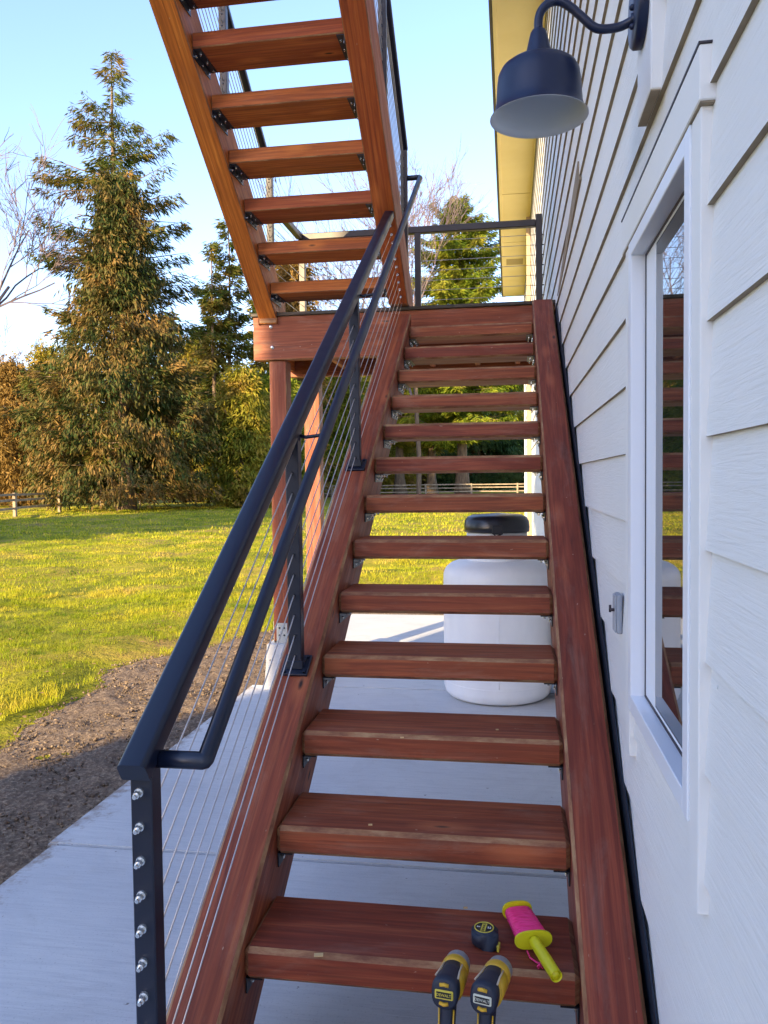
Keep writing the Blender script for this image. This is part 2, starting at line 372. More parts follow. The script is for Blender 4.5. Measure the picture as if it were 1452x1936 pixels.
# clods and pebbles
cv = []; cf = []
ico = [(0, 0, 1), (.9, 0, .3), (.28, .85, .3), (-.72, .53, .3), (-.72, -.53, .3), (.28, -.85, .3), (.72, .53, -.3), (-.28, .85, -.3), (-.9, 0, -.3), (-.28, -.85, -.3), (.72, -.53, -.3), (0, 0, -1)]
icf = [(0, 1, 2), (0, 2, 3), (0, 3, 4), (0, 4, 5), (0, 5, 1), (1, 6, 2), (2, 7, 3), (3, 8, 4), (4, 9, 5), (5, 10, 1), (2, 6, 7), (3, 7, 8), (4, 8, 9), (5, 9, 10), (1, 10, 6), (6, 11, 7), (7, 11, 8), (8, 11, 9), (9, 11, 10), (10, 11, 6)]
for k in range(9000):
    y = random.uniform(.2, 8.3); x = random.uniform(soil_edge(y)+.02, -1.72); s = random.choice((.003, .004, .005, .006, .008, .013))*random.uniform(.6, 1.3)
    o_ = len(cv)
    for q in ico: cv.append((x+q[0]*s*random.uniform(.7, 1.3), y+q[1]*s*random.uniform(.7, 1.3), GZ-.016+q[2]*s*.7+random.uniform(-.006, .008)))
    cf += [(a+o_, b_+o_, c_+o_) for a, b_, c_ in icf]
o = npmesh('soil_clods', cv, cf, SOIL); tag(o, 'loose brown soil clods scattered beside the concrete path', 'soil', kind='stuff')

LEAFM = mat('dry_leaf', rough=.8, build=lambda n, b: n.links.new(ramp(n, noiz(n, coords(n, 'Object'), 3, 2, .5), [(.3, (.16, .08, .03)), (.7, (.42, .25, .09))]), b.inputs['Base Color']))
lv = []
for k in range(1500):
    y = random.uniform(1.2, 20); x = random.uniform(-11-y*.3, -1.9 if y < 7.6 else 2.0); s_ = random.uniform(.012, .03)*(1+y*.03); a_ = random.random()*6.28; z_ = GZ+.012+random.random()*.05
    for (dx, dy, dz) in ((1, 0, 0), (0, .5, .3), (-1, 0, .1), (0, -.5, .2)): lv.append((x+s_*(dx*math.cos(a_)-dy*math.sin(a_)), y+s_*(dx*math.sin(a_)+dy*math.cos(a_)), z_+s_*dz))
o = npmesh('fallen_leaves', lv, np.arange(len(lv)).reshape(-1, 4), LEAFM); tag(o, 'dry brown leaf litter scattered over the lawn and soil', 'leaves', kind='stuff')
# lumpy lawn surface
def lawn_sheet(x0, x1, y0, y1, nx, ny, cut):
    V = []; idx = {}; Fc = []
    for j in range(ny+1):
        for i in range(nx+1):
            x = x0+(x1-x0)*i/nx; y = y0+(y1-y0)*j/ny
            e = min(1, i/3, (nx-i)/3, j/3, (ny-j)/3); d = cut(x, y)
            h = hump(x, y)*e*min(1, max(0, d*2.5))
            V.append((x, y, GZ-.040+h if e > 0 and d > 0 else GZ-.06))
    for j in range(ny):
        for i in range(nx):
            a = j*(nx+1)+i; Fc.append((a, a+1, a+nx+2, a+nx+1))
    return V, Fc
Vl, Fl = lawn_sheet(-40, 6, 1, 60, 300, 400, lambda x, y: (soil_edge(y)-.02-x) if y < 8.2 else max(soil_edge(8.2)-x, y-8.15))
tag(npmesh('lawn', Vl, Fl, GRASSG, smooth=True), kind='structure')
# lawn blades
def blades(n, xr, yr, hmin, hmax, wd, keep):
    x = RNG.uniform(*xr, n); y = RNG.uniform(*yr, n)**1.0
    m = np.array([keep(a, b_) for a, b_ in zip(x, y)]); x = x[m]; y = y[m]; k = len(x)
    cl = np.array([noise.noise(Vector((a*1.3, b_*1.3, 0)))*.6+noise.noise(Vector((a*5, b_*5, 3)))*.5 for a, b_ in zip(x, y)])
    sel = RNG.random(k) < np.clip(.60+cl*1.7, .04, 1); x = x[sel]; y = y[sel]; cl = cl[sel]; k = len(x)
    a = RNG.uniform(0, 2*np.pi, k); h = RNG.uniform(hmin, hmax, k)*(1+np.clip(cl, -.5, .8)); b = a+np.pi/2
    lean = RNG.uniform(.2, 1.1, k)*h; w_ = wd*RNG.uniform(.6, 1.4, k)
    z0 = GZ-.04+np.array([hump(a_, b_) for a_, b_ in zip(x, y)])
    if True:
        pass
    P0 = np.stack([x-np.cos(b)*w_, y-np.sin(b)*w_, z0-.01], 1); P1 = np.stack([x+np.cos(b)*w_, y+np.sin(b)*w_, z0-.01], 1)
    P2 = np.stack([x+np.cos(a)*lean, y+np.sin(a)*lean, z0+h], 1)
    V = np.stack([P0, P1, P2], 1).reshape(-1, 3); return V, np.arange(len(V)).reshape(-1, 3)
def keep_near(x, y): return x < soil_edge(y)-.02+.22*noise.noise(Vector((x*3, y*3, 7))) or (y > 7.9)
V1, F1 = blades(120000, (-7.5, -2.2), (1.5, 9.5), .018, .045, .0032, keep_near)
V2, F2 = blades(120000, (-14, 1.5), (7.9, 22), .025, .06, .007, lambda x, y: True)
V3, F3 = blades(60000, (-30, 3), (20, 50), .05, .10, .02, lambda x, y: True)
Vg = np.concatenate([V1, V2, V3]); Fg = np.arange(len(Vg)).reshape(-1, 3)
o = npmesh('lawn_grass', Vg, Fg, BLADE); tag(o, 'short yellow green lawn grass lit by low sun', 'grass', kind='stuff')

# ------------------------------------------------------------------ lower staircase
RISE, RUN, SW, TH = 0.20033, 0.31692, 0.9017, 0.089
XI, XO = SW/2, SW/2+.1497; SL = RISE/RUN; OFF = .026
YL = 13*RUN; ZL = 13*RISE                                     # landing front edge and deck level
st = thing('lower_staircase', (0, 0, GZ), 'reddish brown open riser timber staircase climbing beside the white wall', 'staircase')
def top_l(y): return y*SL+OFF
DV = .355
for sgn in (-1, 1):
    x0, x1 = sorted((sgn*XI, sgn*XO)); mb = MB()
    ye = YL-.004 if sgn > 0 else YL-.15
    yb_ = (GZ+.03-OFF)/SL; poly = [(yb_, GZ+.002), ((GZ+.002+DV-OFF)/SL, GZ+.002), (ye, top_l(ye)-DV), (ye, top_l(ye)), (yb_, top_l(yb_))]
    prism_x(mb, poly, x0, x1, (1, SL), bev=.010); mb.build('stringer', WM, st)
for i in range(-1, 13):
    mb = MB(); z = i*RISE; y = i*RUN
    beam(mb, (-XI+.001, y+.145, z-TH/2), (XI-.001, y+.145, z-TH/2), .29, TH, up=(0, 0, 1), bev=.013)
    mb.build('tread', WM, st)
def bracket(parent, x, y, z, sgn, yl=.25):
    """angle bracket under a tread; x = stringer face, sgn = +1 if the tread lies on the +x side; z = underside of tread"""
    mb = MB(); t = .004
    xa, xb = sorted((x+sgn*.0015, x+sgn*(t+.0015))); box(mb, (xa, y, z-.046), (xb, y+yl, z-.001), mat=0)
    xa, xb = sorted((x+sgn*(t+.0016), x+sgn*.05)); box(mb, (xa, y, z-t-.001), (xb, y+yl, z-.001), mat=0)
    for k in range(3):
        yy = y+.035+k*(yl-.07)/2
        T = Matrix.Rotation(math.pi/2*sgn, 4, 'Y'); lathe(mb, [(0.0075, 0), (.0075, .006), (.004, .008), (0.0001, .008)], (x+sgn*(t+.002), yy, z-.028), 6, 1, T, False)
        T = Matrix.Rotation(math.pi, 4, 'X'); lathe(mb, [(.0075, 0), (.0075, .006), (.004, .008), (.004, .016), (.0001, .016)], (x+sgn*.032, yy+.012, z-t-.001), 6, 1, T, False)
    return mb.build('bracket', [BRACK, STEEL], parent)
for i in range(13):
    for sgn in (-1, 1): bracket(st, sgn*XI, i*RUN+.012, i*RISE-TH, -sgn)

# ------------------------------------------------------------------ landing
ld = thing('stair_landing', (-.5, YL, GZ), 'square timber landing joining the two stair flights, carried on posts with concrete piers', 'landing')
LX0, LX1, LY1 = -1.744, .618, 5.26; DT = ZL+.012
mb = MB(); beam(mb, (LX0, YL+.045, 2.418), (LX1, YL+.045, 2.418), .09, .344, up=(0, 0, 1), bev=.006); mb.build('rim_beam', WM, ld)
mb = MB(); beam(mb, (LX0, LY1-.045, 2.418), (LX1, LY1-.045, 2.418), .09, .344, bev=.006); mb.build('rim_beam', WM, ld)
for x in (LX0+.03, -1.2, -.8, -.4, 0., .35, LX1-.03):
    mb = MB(); beam(mb, (x, YL+.092, 2.44), (x, LY1-.092, 2.44), .045, .29, bev=.003); mb.build('joist', WMO, ld)
DECK = mat('weathered_deck_board', rough=.7, build=wood_build((.035, .028, .022), (.06, .048, .036), (.09, .072, .056)))
for k in range(8):
    mb = MB(); y0 = YL-.02+k*.147; box(mb, (LX0-.012, y0, DT-.026), (LX1+.005, y0+.141, DT), bev=.003, ulen=0); mb.build('deck_board', DECK, ld)
for (x, y) in ((-1.555, YL+.10), (-1.49, 5.05)):
    mb = MB(); beam(mb, (x, y, -.02), (x, y, 2.244), .14, .14, up=(0, 1, 0), bev=.006); po = mb.build('post', WM, ld)
    mb = MB(); pr = [(.145, GZ-.08), (.135, GZ+.02), (.115, .0-.04), (.105, -.035), (.0, -.035)]
    V = []; 
    for r_, z_ in pr[:4]: V += [(x-r_, y-r_, z_), (x+r_, y-r_, z_), (x+r_, y+r_, z_), (x-r_, y+r_, z_)]
    mb.add(V, [(4*j+i, 4*j+(i+1) % 4, 4*j+4+(i+1) % 4, 4*j+4+i) for j in range(3) for i in range(4)]+[(12, 13, 14, 15)]); mb.build('pier', CONC, ld)
    mb = MB()
    for sx in (-1, 1): box(mb, (x+sx*.0725-.002, y-.06, -.035), (x+sx*.0725+.002, y+.06, .14))
    box(mb, (x-.045, y-.075, -.034), (x+.045, y-.0705, .13))
    for dz in (.03, .09):
        for dx in (-.02, .02): lathe(mb, [(.008, 0), (.008, .006), (.0001, .007)], (x+dx, y-.0755, dz), 6, 1, Matrix.Rotation(math.pi/2, 4, 'X'), False)
    mb.build('post_base', [GALV, BRACK], ld)
for (u, v) in ((512, 618), (515, 657)):
    mb = MB(); p = un(u, v, 1, YL); lathe(mb, [(.017, 0), (.015, .006), (.008, .010), (.0001, .011)], (p.x, YL-.0015, p.z), 14, 0, Matrix.Rotation(math.pi/2, 4, 'X')); mb.build('bolt_head', STEEL, ld)

# ------------------------------------------------------------------ upper staircase (switches back towards the viewer)
UX0, UX1, UY, UZ, URI, URU, UDEP = -1.541, -.633, 3.934, 2.723, .217, .294, .299
US = URI/URU
def und(y): return UZ-.03+(UY-y)*US                         # underside of the upper stringers
us = thing('upper_staircase', (-1.1, YL, DT), 'upper flight of reddish brown timber stairs seen from below, rising overhead from the landing', 'staircase')
YT = .55
for (a, b_, foot) in ((UX0-.15, UX0, 2.53), (UX1, UX1+.15, DT+.004)):
    yf = UY+(UZ-.03-foot)/US
    poly = [(YT, und(YT)), (yf, foot)]
    if foot < DT: poly += [(YL-.022, foot), (YL-.022, DT+.003)]
    ytop = UY+(UZ-.03+.37-DT)/US
    poly += [(4.36, DT+.003), (4.36, und(4.36)+.37), (YT, und(YT)+.37)]
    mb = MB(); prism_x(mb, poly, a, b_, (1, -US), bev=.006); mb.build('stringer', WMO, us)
for i in range(0, 12):
    y = UY-i*URU; z = UZ+i*URI; mb = MB()
    if y < YT+.1: break
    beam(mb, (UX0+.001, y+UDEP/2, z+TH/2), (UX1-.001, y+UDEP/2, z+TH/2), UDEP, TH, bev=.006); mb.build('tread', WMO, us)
    bracket(us, UX0, y+.01, z, 1, .27); bracket(us, UX1, y+.01, z, -1, .27)

# ------------------------------------------------------------------ railings
def fitting(mb, p, d, m=1, s=1.0):
    """cable end fitting: short threaded stud with hex nut pointing along d"""
    d = Vector(d).normalized(); p = Vector(p)
    tube(mb, [p, p+d*.006*s], .0095*s, 12, m, smooth=False); tube(mb, [p+d*.006*s, p+d*.018*s], .0075*s, 6, m, smooth=False); tube(mb, [p+d*.018*s, p+d*.026*s], .0045*s, 8, m, smooth=False)
PX = -.526
lr = thing('stair_railing', (PX, -.4, top_l(-.4)), 'black metal cable railing with flat top rail and round handrail on the lower stair stringer', 'railing')
def base_plate(mb, x, y, sl, z, s=.052, m=0):
    n = Vector((0, 1, sl)).normalized(); up = Vector((0, -n.z, n.y))
    c = Vector((x, y, z)); beam(mb, c-n*s+up*.006, c+n*s+up*.006, s*2, .012, up=up, bev=.002, mat=m, edge=m)
    for a in (-1, 1):
        for b2 in (-1, 1):
            q = c+n*(s*.74*a)+Vector((s*.74*b2, 0, 0))+up*.0125; tube(mb, [q, q+up*.006], .007, 6, m, smooth=False)
    beam(mb, c+Vector((-.032, 0, .012)), c+Vector((.032, 0, .012)), .064, .03, bev=.002, mat=m, edge=m)
for k, y in enumerate((-.40, .865, 2.10)):
    mb = MB(); zc = SL*y+.93
    if y > 3: zc = min(zc, und(y)-.01)
    beam(mb, (PX, y, top_l(y)-.005), (PX, y, zc), .05, .05, up=(0, 1, 0), bev=.003, edge=0)
    po = mb.build('post', BLACK, lr)
    mb = MB(); base_plate(mb, PX, y, SL, top_l(y)+.001); mb.build('base_plate', BLACK, po)
    if k == 0:
        for c in range(11): mb = MB(); fitting(mb, (PX-.002, y-.0255, SL*y+.853-.0765*c), (0, -1, -.1), 0, 1.1); mb.build('cable_fitting', STEEL, po)
    else:
        for c in range(11): mb = MB(); lathe(mb, [(.0075, 0), (.0075, .0015), (.005, .002), (.0001, -.004)], (PX, y-.0255, SL*y+.853-.0765*c-.016), 10, 0, Matrix.Rotation(math.pi/2, 4, 'X')); mb.build('cable_grommet', BRACK, po)
# top rail: rounded flat bar with a lower channel
n_ = Vector((0, 1, SL)).normalized(); upn = Vector((0, -n_.z, n_.y))
def rail_pt(y, dz): return Vector((PX, y, SL*y+dz))
yend = (UZ-.03+UY*US-.93)/(SL+US)+.03
def rail_profile(mb, p0, p1, w_, h_, up):
    T, L = frame(p0, p1, up); n = []
    for (cx, cy, a0) in ((w_/2-.013, h_/2-.013, 0), (-w_/2+.013, h_/2-.013, 90), (-w_/2+.005, -h_/2+.005, 180), (w_/2-.005, -h_/2+.005, 270)):
        r_ = .013 if a0 < 180 else .005
        for k in range(5): a_ = R(a0+22.5*k); n.append((cx+r_*math.cos(a_), cy+r_*math.sin(a_)))
    m = len(n); V = [T @ Vector((x, y, 0)) for x, y in n]+[T @ Vector((x, y, L)) for x, y in n]
    mb.add(V, [(k, (k+1) % m, m+(k+1) % m, m+k) for k in range(m)], 0, smooth=True)
    mb.add([T @ Vector((x, y, 0)) for x, y in n], [tuple(range(m))[::-1]], 0); mb.add([T @ Vector((x, y, L)) for x, y in n], [tuple(range(m))], 0)
mb = MB(); rail_profile(mb, rail_pt(-.46, .945), rail_pt(yend, .945), .066, .05, upn)
o = mb.build('top_rail', BLACK, lr)
mb = MB(); beam(mb, rail_pt(-.375, .907), rail_pt(yend+.02, .907), .036, .028, up=upn, bev=.003, edge=0); mb.build('rail_channel', BRONZE, o)
for c in range(11):
    h = .853-.0765*c; y1 = (UZ-.03+UY*US-h)/(SL+US)
    mb = MB(); z1 = SL*y1+h
    sag = [Vector((PX, -.375+(y1+.375)*t/8, SL*(-.375+(y1+.375)*t/8)+h)) for t in range(9)]
    if h < .10: sag = [q for q in sag if q.z > top_l(q.y)+.01]
    tube(mb, sag, .0024, 6); mb.build('cable', CABLE, lr)
for c in range(11):
    h = .853-.0765*c; y1 = (UZ-.03+UY*US-h)/(SL+US); d = (0, -n_.y, -n_.z)
    if SL*y1+h < 2.64: continue
    mb = MB()
    q = Vector((PX, y1-.004, SL*y1+h-.003)); tube(mb, [q, q+Vector(d)*.05], .006, 8); tube(mb, [q+Vector(d)*.012, q+Vector(d)*.026], .0095, 6, smooth=False); mb.build('cable_fitting', STEEL, lr)
# round graspable handrail with end returns and brackets
HX = -.39
a = Vector((HX, -.392, .663)); b_ = Vector((HX, 4.13, 3.60))
hr = MB(); dirh = (b_-a).normalized()
def arc_corner(p, d1, d2, r, n=5):
    out = []
    A_ = p-d1*r; B_ = p+d2*r
    for t in range(n+1):
        s_ = t/n; out.append(A_*(1-s_)**2+p*2*s_*(1-s_)+B_*s_**2)
    return out
path = [Vector((PX+.02, a.y, a.z-.0))]+arc_corner(a, Vector((1, 0, 0)), dirh, .004, 2)+[a+(b_-a)*t/10 for t in range(1, 10)]+arc_corner(b_, dirh, Vector((-1, 0, 0)), .025, 4)+[Vector((-.50, b_.y, b_.z))]
tube(hr, path, .0195, 20); hobj = hr.build('handrail', BLACK, lr)
for y in (.865, 2.10):
    t = (y+.02-a.y)/(b_.y-a.y); q = a+(b_-a)*t; mb = MB()
    tube(mb, [Vector((PX+.027, y, q.z-.045)), Vector((PX+.05, y, q.z-.05)), Vector((HX-.012, y, q.z-.042)), Vector((HX, y, q.z-.015))], .007, 8)
    lathe(mb, [(.0001, .004), (.018, .004), (.02, 0)], (PX+.0255, y, q.z-.045), 16, 0, Matrix.Rotation(math.pi/2, 4, 'Y'))
    mb.build('rail_bracket', BLACK, hobj)

# upper stair railings
def noseU(y): return UZ+TH+(UY+UDEP-y)*US
nU = Vector((0, 1, -US)).normalized(); upU = Vector((0, US, 1)).normalized()
for (x, posts, lab, ylow) in ((UX0-.075, (4.22, 3.21, 2.2, 1.2), 'cable railing along the outer left edge of the overhead flight', 4.24), (UX1+.118, (4.13, 3.12, 2.11, 1.1), 'cable railing along the inner right edge of the overhead flight', 4.15)):
    ur = thing('stair_railing', (x, posts[0], DT), 'dark bronze '+lab, 'railing')
    for y in posts:
        mb = MB(); zb = max(und(y)+.37, DT+.003) if y < 4.36 else DT+.002
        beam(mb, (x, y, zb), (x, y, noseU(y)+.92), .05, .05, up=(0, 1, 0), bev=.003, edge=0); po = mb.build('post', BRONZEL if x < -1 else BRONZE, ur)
        for c in range(10): mb = MB(); lathe(mb, [(.006, 0), (.005, .002), (.0001, .002)], (x, y-.0255, noseU(y)+.85-.0765*c), 8, 0, Matrix.Rotation(math.pi/2, 4, 'X')); mb.build('cable_grommet', BRACK, po)
    mb = MB(); beam(mb, (x, ylow, noseU(ylow)+.945), (x, YT+.1, noseU(YT+.1)+.945), .06, .05, up=upU, bev=.014, seg=3, edge=0, smooth=True); mb.build('top_rail', BLACK, ur)
    for c in range(10):
        h = .85-.0765*c; mb = MB(); tube(mb, [(x, ylow, noseU(ylow)+h), (x, YT+.1, noseU(YT+.1)+h)], .003, 6); mb.build('cable', CABLE, ur)
# landing railing
lg = thing('landing_railing', (-.5, 5.15, DT), 'dark bronze cable railing around the back and left side of the landing', 'railing')
RZ = 3.515
bx = (-1.60, -.53, .54)
for x in bx:
    mb = MB(); beam(mb, (x, 5.15, DT+.002), (x, 5.15, RZ+(.075 if x > .5 else -.02)), .054, .054, up=(0, 1, 0), bev=.003, edge=0); mb.build('post', BRONZE, lg)
mb = MB(); beam(mb, (-1.63, 5.15, RZ), (.513, 5.15, RZ), .06, .06, bev=.006, edge=0); mb.build('top_rail', BRONZE, lg)
mb = MB(); beam(mb, (-1.615, 4.25, RZ), (-1.615, 5.118, RZ), .06, .05, bev=.006, edge=0); mb.build('top_rail', BRONZE, lg)
for c in range(9):
    z = DT+.10+c*.0875; mb = MB(); tube(mb, [(bx[0], 5.15, z), (bx[2], 5.15, z)], .0026, 6); mb.build('cable', CABLE, lg)
    mb = MB(); tube(mb, [(-1.6, 4.25, z), (-1.6, 5.12, z)], .0026, 6); mb.build('cable', CABLE, lg)
for c in range(9): mb = MB(); fitting(mb, (bx[2]+.0265, 5.15, DT+.10+c*.0875), (1, 0, 0), 0, .7); mb.build('cable_fitting', BRACK, lg)

# ------------------------------------------------------------------ house
XW = .63; HY0, HY1 = -7.0, 16.5; SZ = 5.50; EX = .131
hs = thing('house', (4, 4, GZ), 'white lap sided house with wide eave running along the right of the stairs', 'house')
WY0, WY1, WZ0, WZ1 = -.50, .256, .63, 1.92                    # rough opening
lz0 = 1.348 - .2*9
mb = MB()
def plank(y0, y1, z0, z1, zi, last=False):
    def xf(z): return XW - .011*(1-(z-zi)/.2)
    c = 0
    V = [(xf(z0), y0, z0), (xf(z0), y1, z0), (xf(z1), y1, z1), (xf(z1), y0, z1), (XW+.012, y0, z0), (XW+.012, y1, z0), (XW+.012, y1, z1), (XW+.012, y0, z1)]
    mb.add(V, [(0, 3, 2, 1), (4, 0, 1, 5), (0, 4, 7, 3), (1, 2, 6, 5)], [0, 1, 0, 0])
zi = lz0
while zi < SZ-.02:
    z1 = min(zi+.2, SZ-.001)
    segs = [(HY0, HY1, zi, z1)]
    if zi < WZ1 and z1 > WZ0:
        segs = []
        if zi < WZ0: segs.append((HY0, HY1, zi, WZ0))
        if z1 > WZ1: segs.append((HY0, HY1, WZ1, z1))
        a_, b2 = max(zi, WZ0), min(z1, WZ1); segs += [(HY0, WY0, a_, b2), (WY1, HY1, a_, b2)]
    for s_ in segs:
        # butt joints at irregular places
        js = sorted(random.uniform(2, 15) for _ in range(2)) if s_[1]-s_[0] > 14 else []
        ys = [s_[0]]+[j for j in js]+[s_[1]]
        for q0, q1 in zip(ys[:-1], ys[1:]): plank(q0+(.001 if q0 != s_[0] else 0), q1-(.001 if q1 != s_[1] else 0), max(s_[2], GZ-.05), s_[3], zi)
    zi += .2
mb.build('siding', [SIDING, LAPEDGE], hs)
for k in range(40):
    zz = lz0+.2*random.randint(0, 22)+.17; yy = random.choice((-1.02, -.62, .62, 1.03, 1.43, 1.84, 2.24, 2.65)); 
    if GZ < zz: mb = MB(); lathe(mb, [(.0038, 0), (.0030, .0010), (.0001, .0012)], (XW-.0022, yy, zz), 8, 0, Matrix.Rotation(-math.pi/2, 4, 'Y'), False); mb.build('nail_head', TRIM, hs)
mb = MB()   # wall core with the window hole, other walls
x0 = XW+.013
def wq(y0, y1, z0, z1): mb.add([(x0, y0, z0), (x0, y1, z0), (x0, y1, z1), (x0, y0, z1)], [(0, 3, 2, 1)])
wq(HY0, WY0, GZ-.1, SZ); wq(WY1, HY1, GZ-.1, SZ); wq(WY0, WY1, GZ-.1, WZ0); wq(WY0, WY1, WZ1, SZ)
mb.add([(x0, HY1-.01, GZ-.1), (9, HY1-.01, GZ-.1), (9, HY1-.01, SZ), (x0, HY1-.01, SZ)], [(0, 3, 2, 1)])
mb.add([(x0, HY0, GZ-.1), (9, HY0, GZ-.1), (9, HY0, SZ), (x0, HY0, SZ)], [(0, 1, 2, 3)])
mb.add([(9, HY0, GZ-.1), (9, HY1, GZ-.1), (9, HY1, SZ), (9, HY0, SZ)], [(0, 1, 2, 3)])
mb.build('wall', SIDING, hs)
mb = MB(); box(mb, (XW-.02, HY1-.012, GZ), (XW+.08, HY1+.02, SZ), bev=.002, ulen=2); box(mb, (XW+.08, HY1-.005, GZ), (XW+.18, HY1+.018, SZ), ulen=2); mb.build('corner_board', TRIM, hs)
mb = MB()   # soffit panels with thin seams
y = HY0
while y < HY1:
    y1 = min(y+2.44, HY1+.3); box(mb, (EX+.05, y+.012, SZ), (XW-.012, y1-.012, SZ+.012)); y = y1
mb.build('soffit', SOFFIT, hs)
mb = MB(); box(mb, (EX+.05, HY0, SZ+.0125), (XW+.0, HY1+.29, SZ+.02)); mb.build('soffit_backing', DARKTRIM, hs)
mb = MB(); box(mb, (XW-.03, HY0, SZ-.045), (XW-.0125, HY1, SZ-.001), bev=.002); mb.build('frieze_trim', SOFFIT, hs)
mb = MB(); box(mb, (EX+.012, HY0, SZ-.012), (EX+.05, HY1+.3, SZ+.19), bev=.002); mb.build('fascia', SOFFIT, hs)
mb = MB(); box(mb, (EX-.02, HY0, SZ+.01), (EX+.0115, HY1+.3, SZ+.20), bev=.002); mb.build('drip_edge', DARKTRIM, hs)
VM = mat('vent_mesh', (.42, .32, .14), .8)
for yy in (13.6,): mb = MB(); box(mb, (EX+.10, yy, SZ-.003), (XW-.08, yy+.42, SZ-.0005)); mb.build('soffit_vent', VM, hs)
mb = MB()
V = [(EX-.02, HY0, SZ+.2), (EX-.02, HY1+.3, SZ+.2), (4.8, HY1+.3, SZ+2.6), (4.8, HY0, SZ+2.6), (9.5, HY1+.3, SZ+.2), (9.5, HY0, SZ+.2)]
mb.add(V, [(0, 3, 2, 1), (3, 5, 4, 2), (0, 5, 3), (1, 2, 4)]); mb.build('roof', ROOFM, hs)
mb = MB(); box(mb, (XW-.075, 11.0, GZ+.05), (XW-.012, 11.08, SZ-.05), bev=.006, ulen=2); mb.build('downspout', mat('tan_metal', (.34, .24, .14), .5), hs)
# loose tan strip where one siding course is lifted
mb = MB(); p0 = un(1092, 305, 0, XW-.0135); p1 = un(1095, 340, 0, XW-.0135); p2 = un(1058, 545, 0, XW-.0135); p3 = un(1053, 560, 0, XW-.0135)
mb.add([p0, p1, p2, p3]+[p+Vector((.012, 0, 0)) for p in (p0, p1, p2, p3)], [(0, 1, 2, 3), (4, 7, 6, 5), (0, 4, 5, 1), (1, 5, 6, 2), (2, 6, 7, 3), (3, 7, 4, 0)]); mb.build('exposed_board_strip', LAPEDGE, hs)

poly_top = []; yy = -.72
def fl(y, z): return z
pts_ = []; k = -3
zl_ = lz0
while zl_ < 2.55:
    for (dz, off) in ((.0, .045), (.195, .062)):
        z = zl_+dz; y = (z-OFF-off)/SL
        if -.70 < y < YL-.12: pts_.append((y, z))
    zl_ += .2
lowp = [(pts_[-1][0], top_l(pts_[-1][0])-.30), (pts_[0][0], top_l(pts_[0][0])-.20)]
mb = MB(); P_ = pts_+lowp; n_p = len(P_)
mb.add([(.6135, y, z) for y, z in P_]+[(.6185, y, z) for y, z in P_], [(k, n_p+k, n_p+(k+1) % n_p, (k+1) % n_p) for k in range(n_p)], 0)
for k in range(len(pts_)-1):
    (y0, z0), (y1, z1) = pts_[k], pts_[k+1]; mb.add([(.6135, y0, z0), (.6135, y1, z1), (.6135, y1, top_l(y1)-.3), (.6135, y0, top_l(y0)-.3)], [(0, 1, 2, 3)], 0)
mb.build('stair_side_strip', mat('navy_strip', (.004, .012, .026), .6), hs)  # dark navy strip beside the right stringer, top edge stepped at the laps
# window
XC = XW-.022
WN = thing('window', (XW, -.1, WZ0), '', '')
for k in ('label', 'category'):
    if k in WN: del WN[k]
WN.location = Vector((XW, -.1, WZ0))-hs.location; WN.parent = hs
def wpart(name, m, lo, hi, bev=.002, ulen=None):
    mb = MB(); box(mb, lo, hi, bev=bev, ulen=ulen); return mb.build(name, m, WN)
wpart('side_casing', TRIM, (XC, -.57, .49), (XW+.01, -.501, WZ1-.002)); wpart('side_casing', TRIM, (XC, .257, .49), (XW+.01, .335, WZ1-.002))
wpart('head_casing', TRIM, (XC-.006, -.585, WZ1+.001), (XW+.01, .37, WZ1+.095)); wpart('drip_cap', DARKTRIM, (XC-.008, -.587, WZ1+.0955), (XW+.01, .372, WZ1+.099), 0)
wpart('head_soffit', LAPEDGE, (XC-.004, -.583, WZ1-.0025), (XC+.030, .368, WZ1+.0005), 0)
def ringp(name, m, x0_, x1_, y0_, y1_, z0_, z1_, tl, tr, tb, tt):
    mb = MB(); box(mb, (x0_, y0_, z0_), (x1_, y0_+tl, z1_), bev=.002, ulen=2); box(mb, (x0_, y1_-tr, z0_), (x1_, y1_, z1_), bev=.002, ulen=2)
    box(mb, (x0_, y0_+tl-.001, z0_+.0005), (x1_-.001, y1_-tr+.001, z0_+tb), bev=.002, ulen=1); box(mb, (x0_, y0_+tl-.001, z1_-tt), (x1_-.001, y1_-tr+.001, z1_-.0005), bev=.002, ulen=1)
    return mb.build(name, m, WN)
ringp('frame', VINYL, XC-.004, XC+.055, WY0, WY1-.001, WZ0, WZ1-.003, .045, .045, .045, .04)
ringp('sash', VINYL, XC+.036, XC+.075, WY0+.046, WY1-.047, WZ0+.046, WZ1-.044, .03, .135, .010, .010)
ringp('gasket', DARKTRIM, XC+.034, XC+.0359, WY0+.0455, WY1-.0462, WZ0+.0455, WZ1-.0433, .006, .006, .006, .006)
mb = MB(); box(mb, (XC+.038, WY0+.075, WZ0+.055), (XC+.043, WY1-.180, WZ1-.053)); mb.build('pane', GLASS, WN)
# outlet box beyond the window
ob = thing('outlet_box', (XW, .54, .8), 'small grey weatherproof outlet box on the siding just past the window', 'outlet box')
mb = MB(); box(mb, (XW-.026, .495, .79), (XW-.008, .56, .915), bev=.006, seg=2); mb.build('housing', mat('grey_plastic', (.30, .33, .38), .45), ob)
mb = MB(); box(mb, (XW-.031, .499, .794), (XW-.0265, .556, .911), bev=.002); mb.build('lid', mat('grey_plastic_lid', (.36, .39, .44), .4), ob)
mb = MB(); tube(mb, [(XW-.031, .51, .865), (XW-.044, .51, .865)], .005, 10); tube(mb, [(XW-.044, .51, .858), (XW-.044, .51, .880)], .004, 8); mb.build('latch', DARKTRIM, ob)

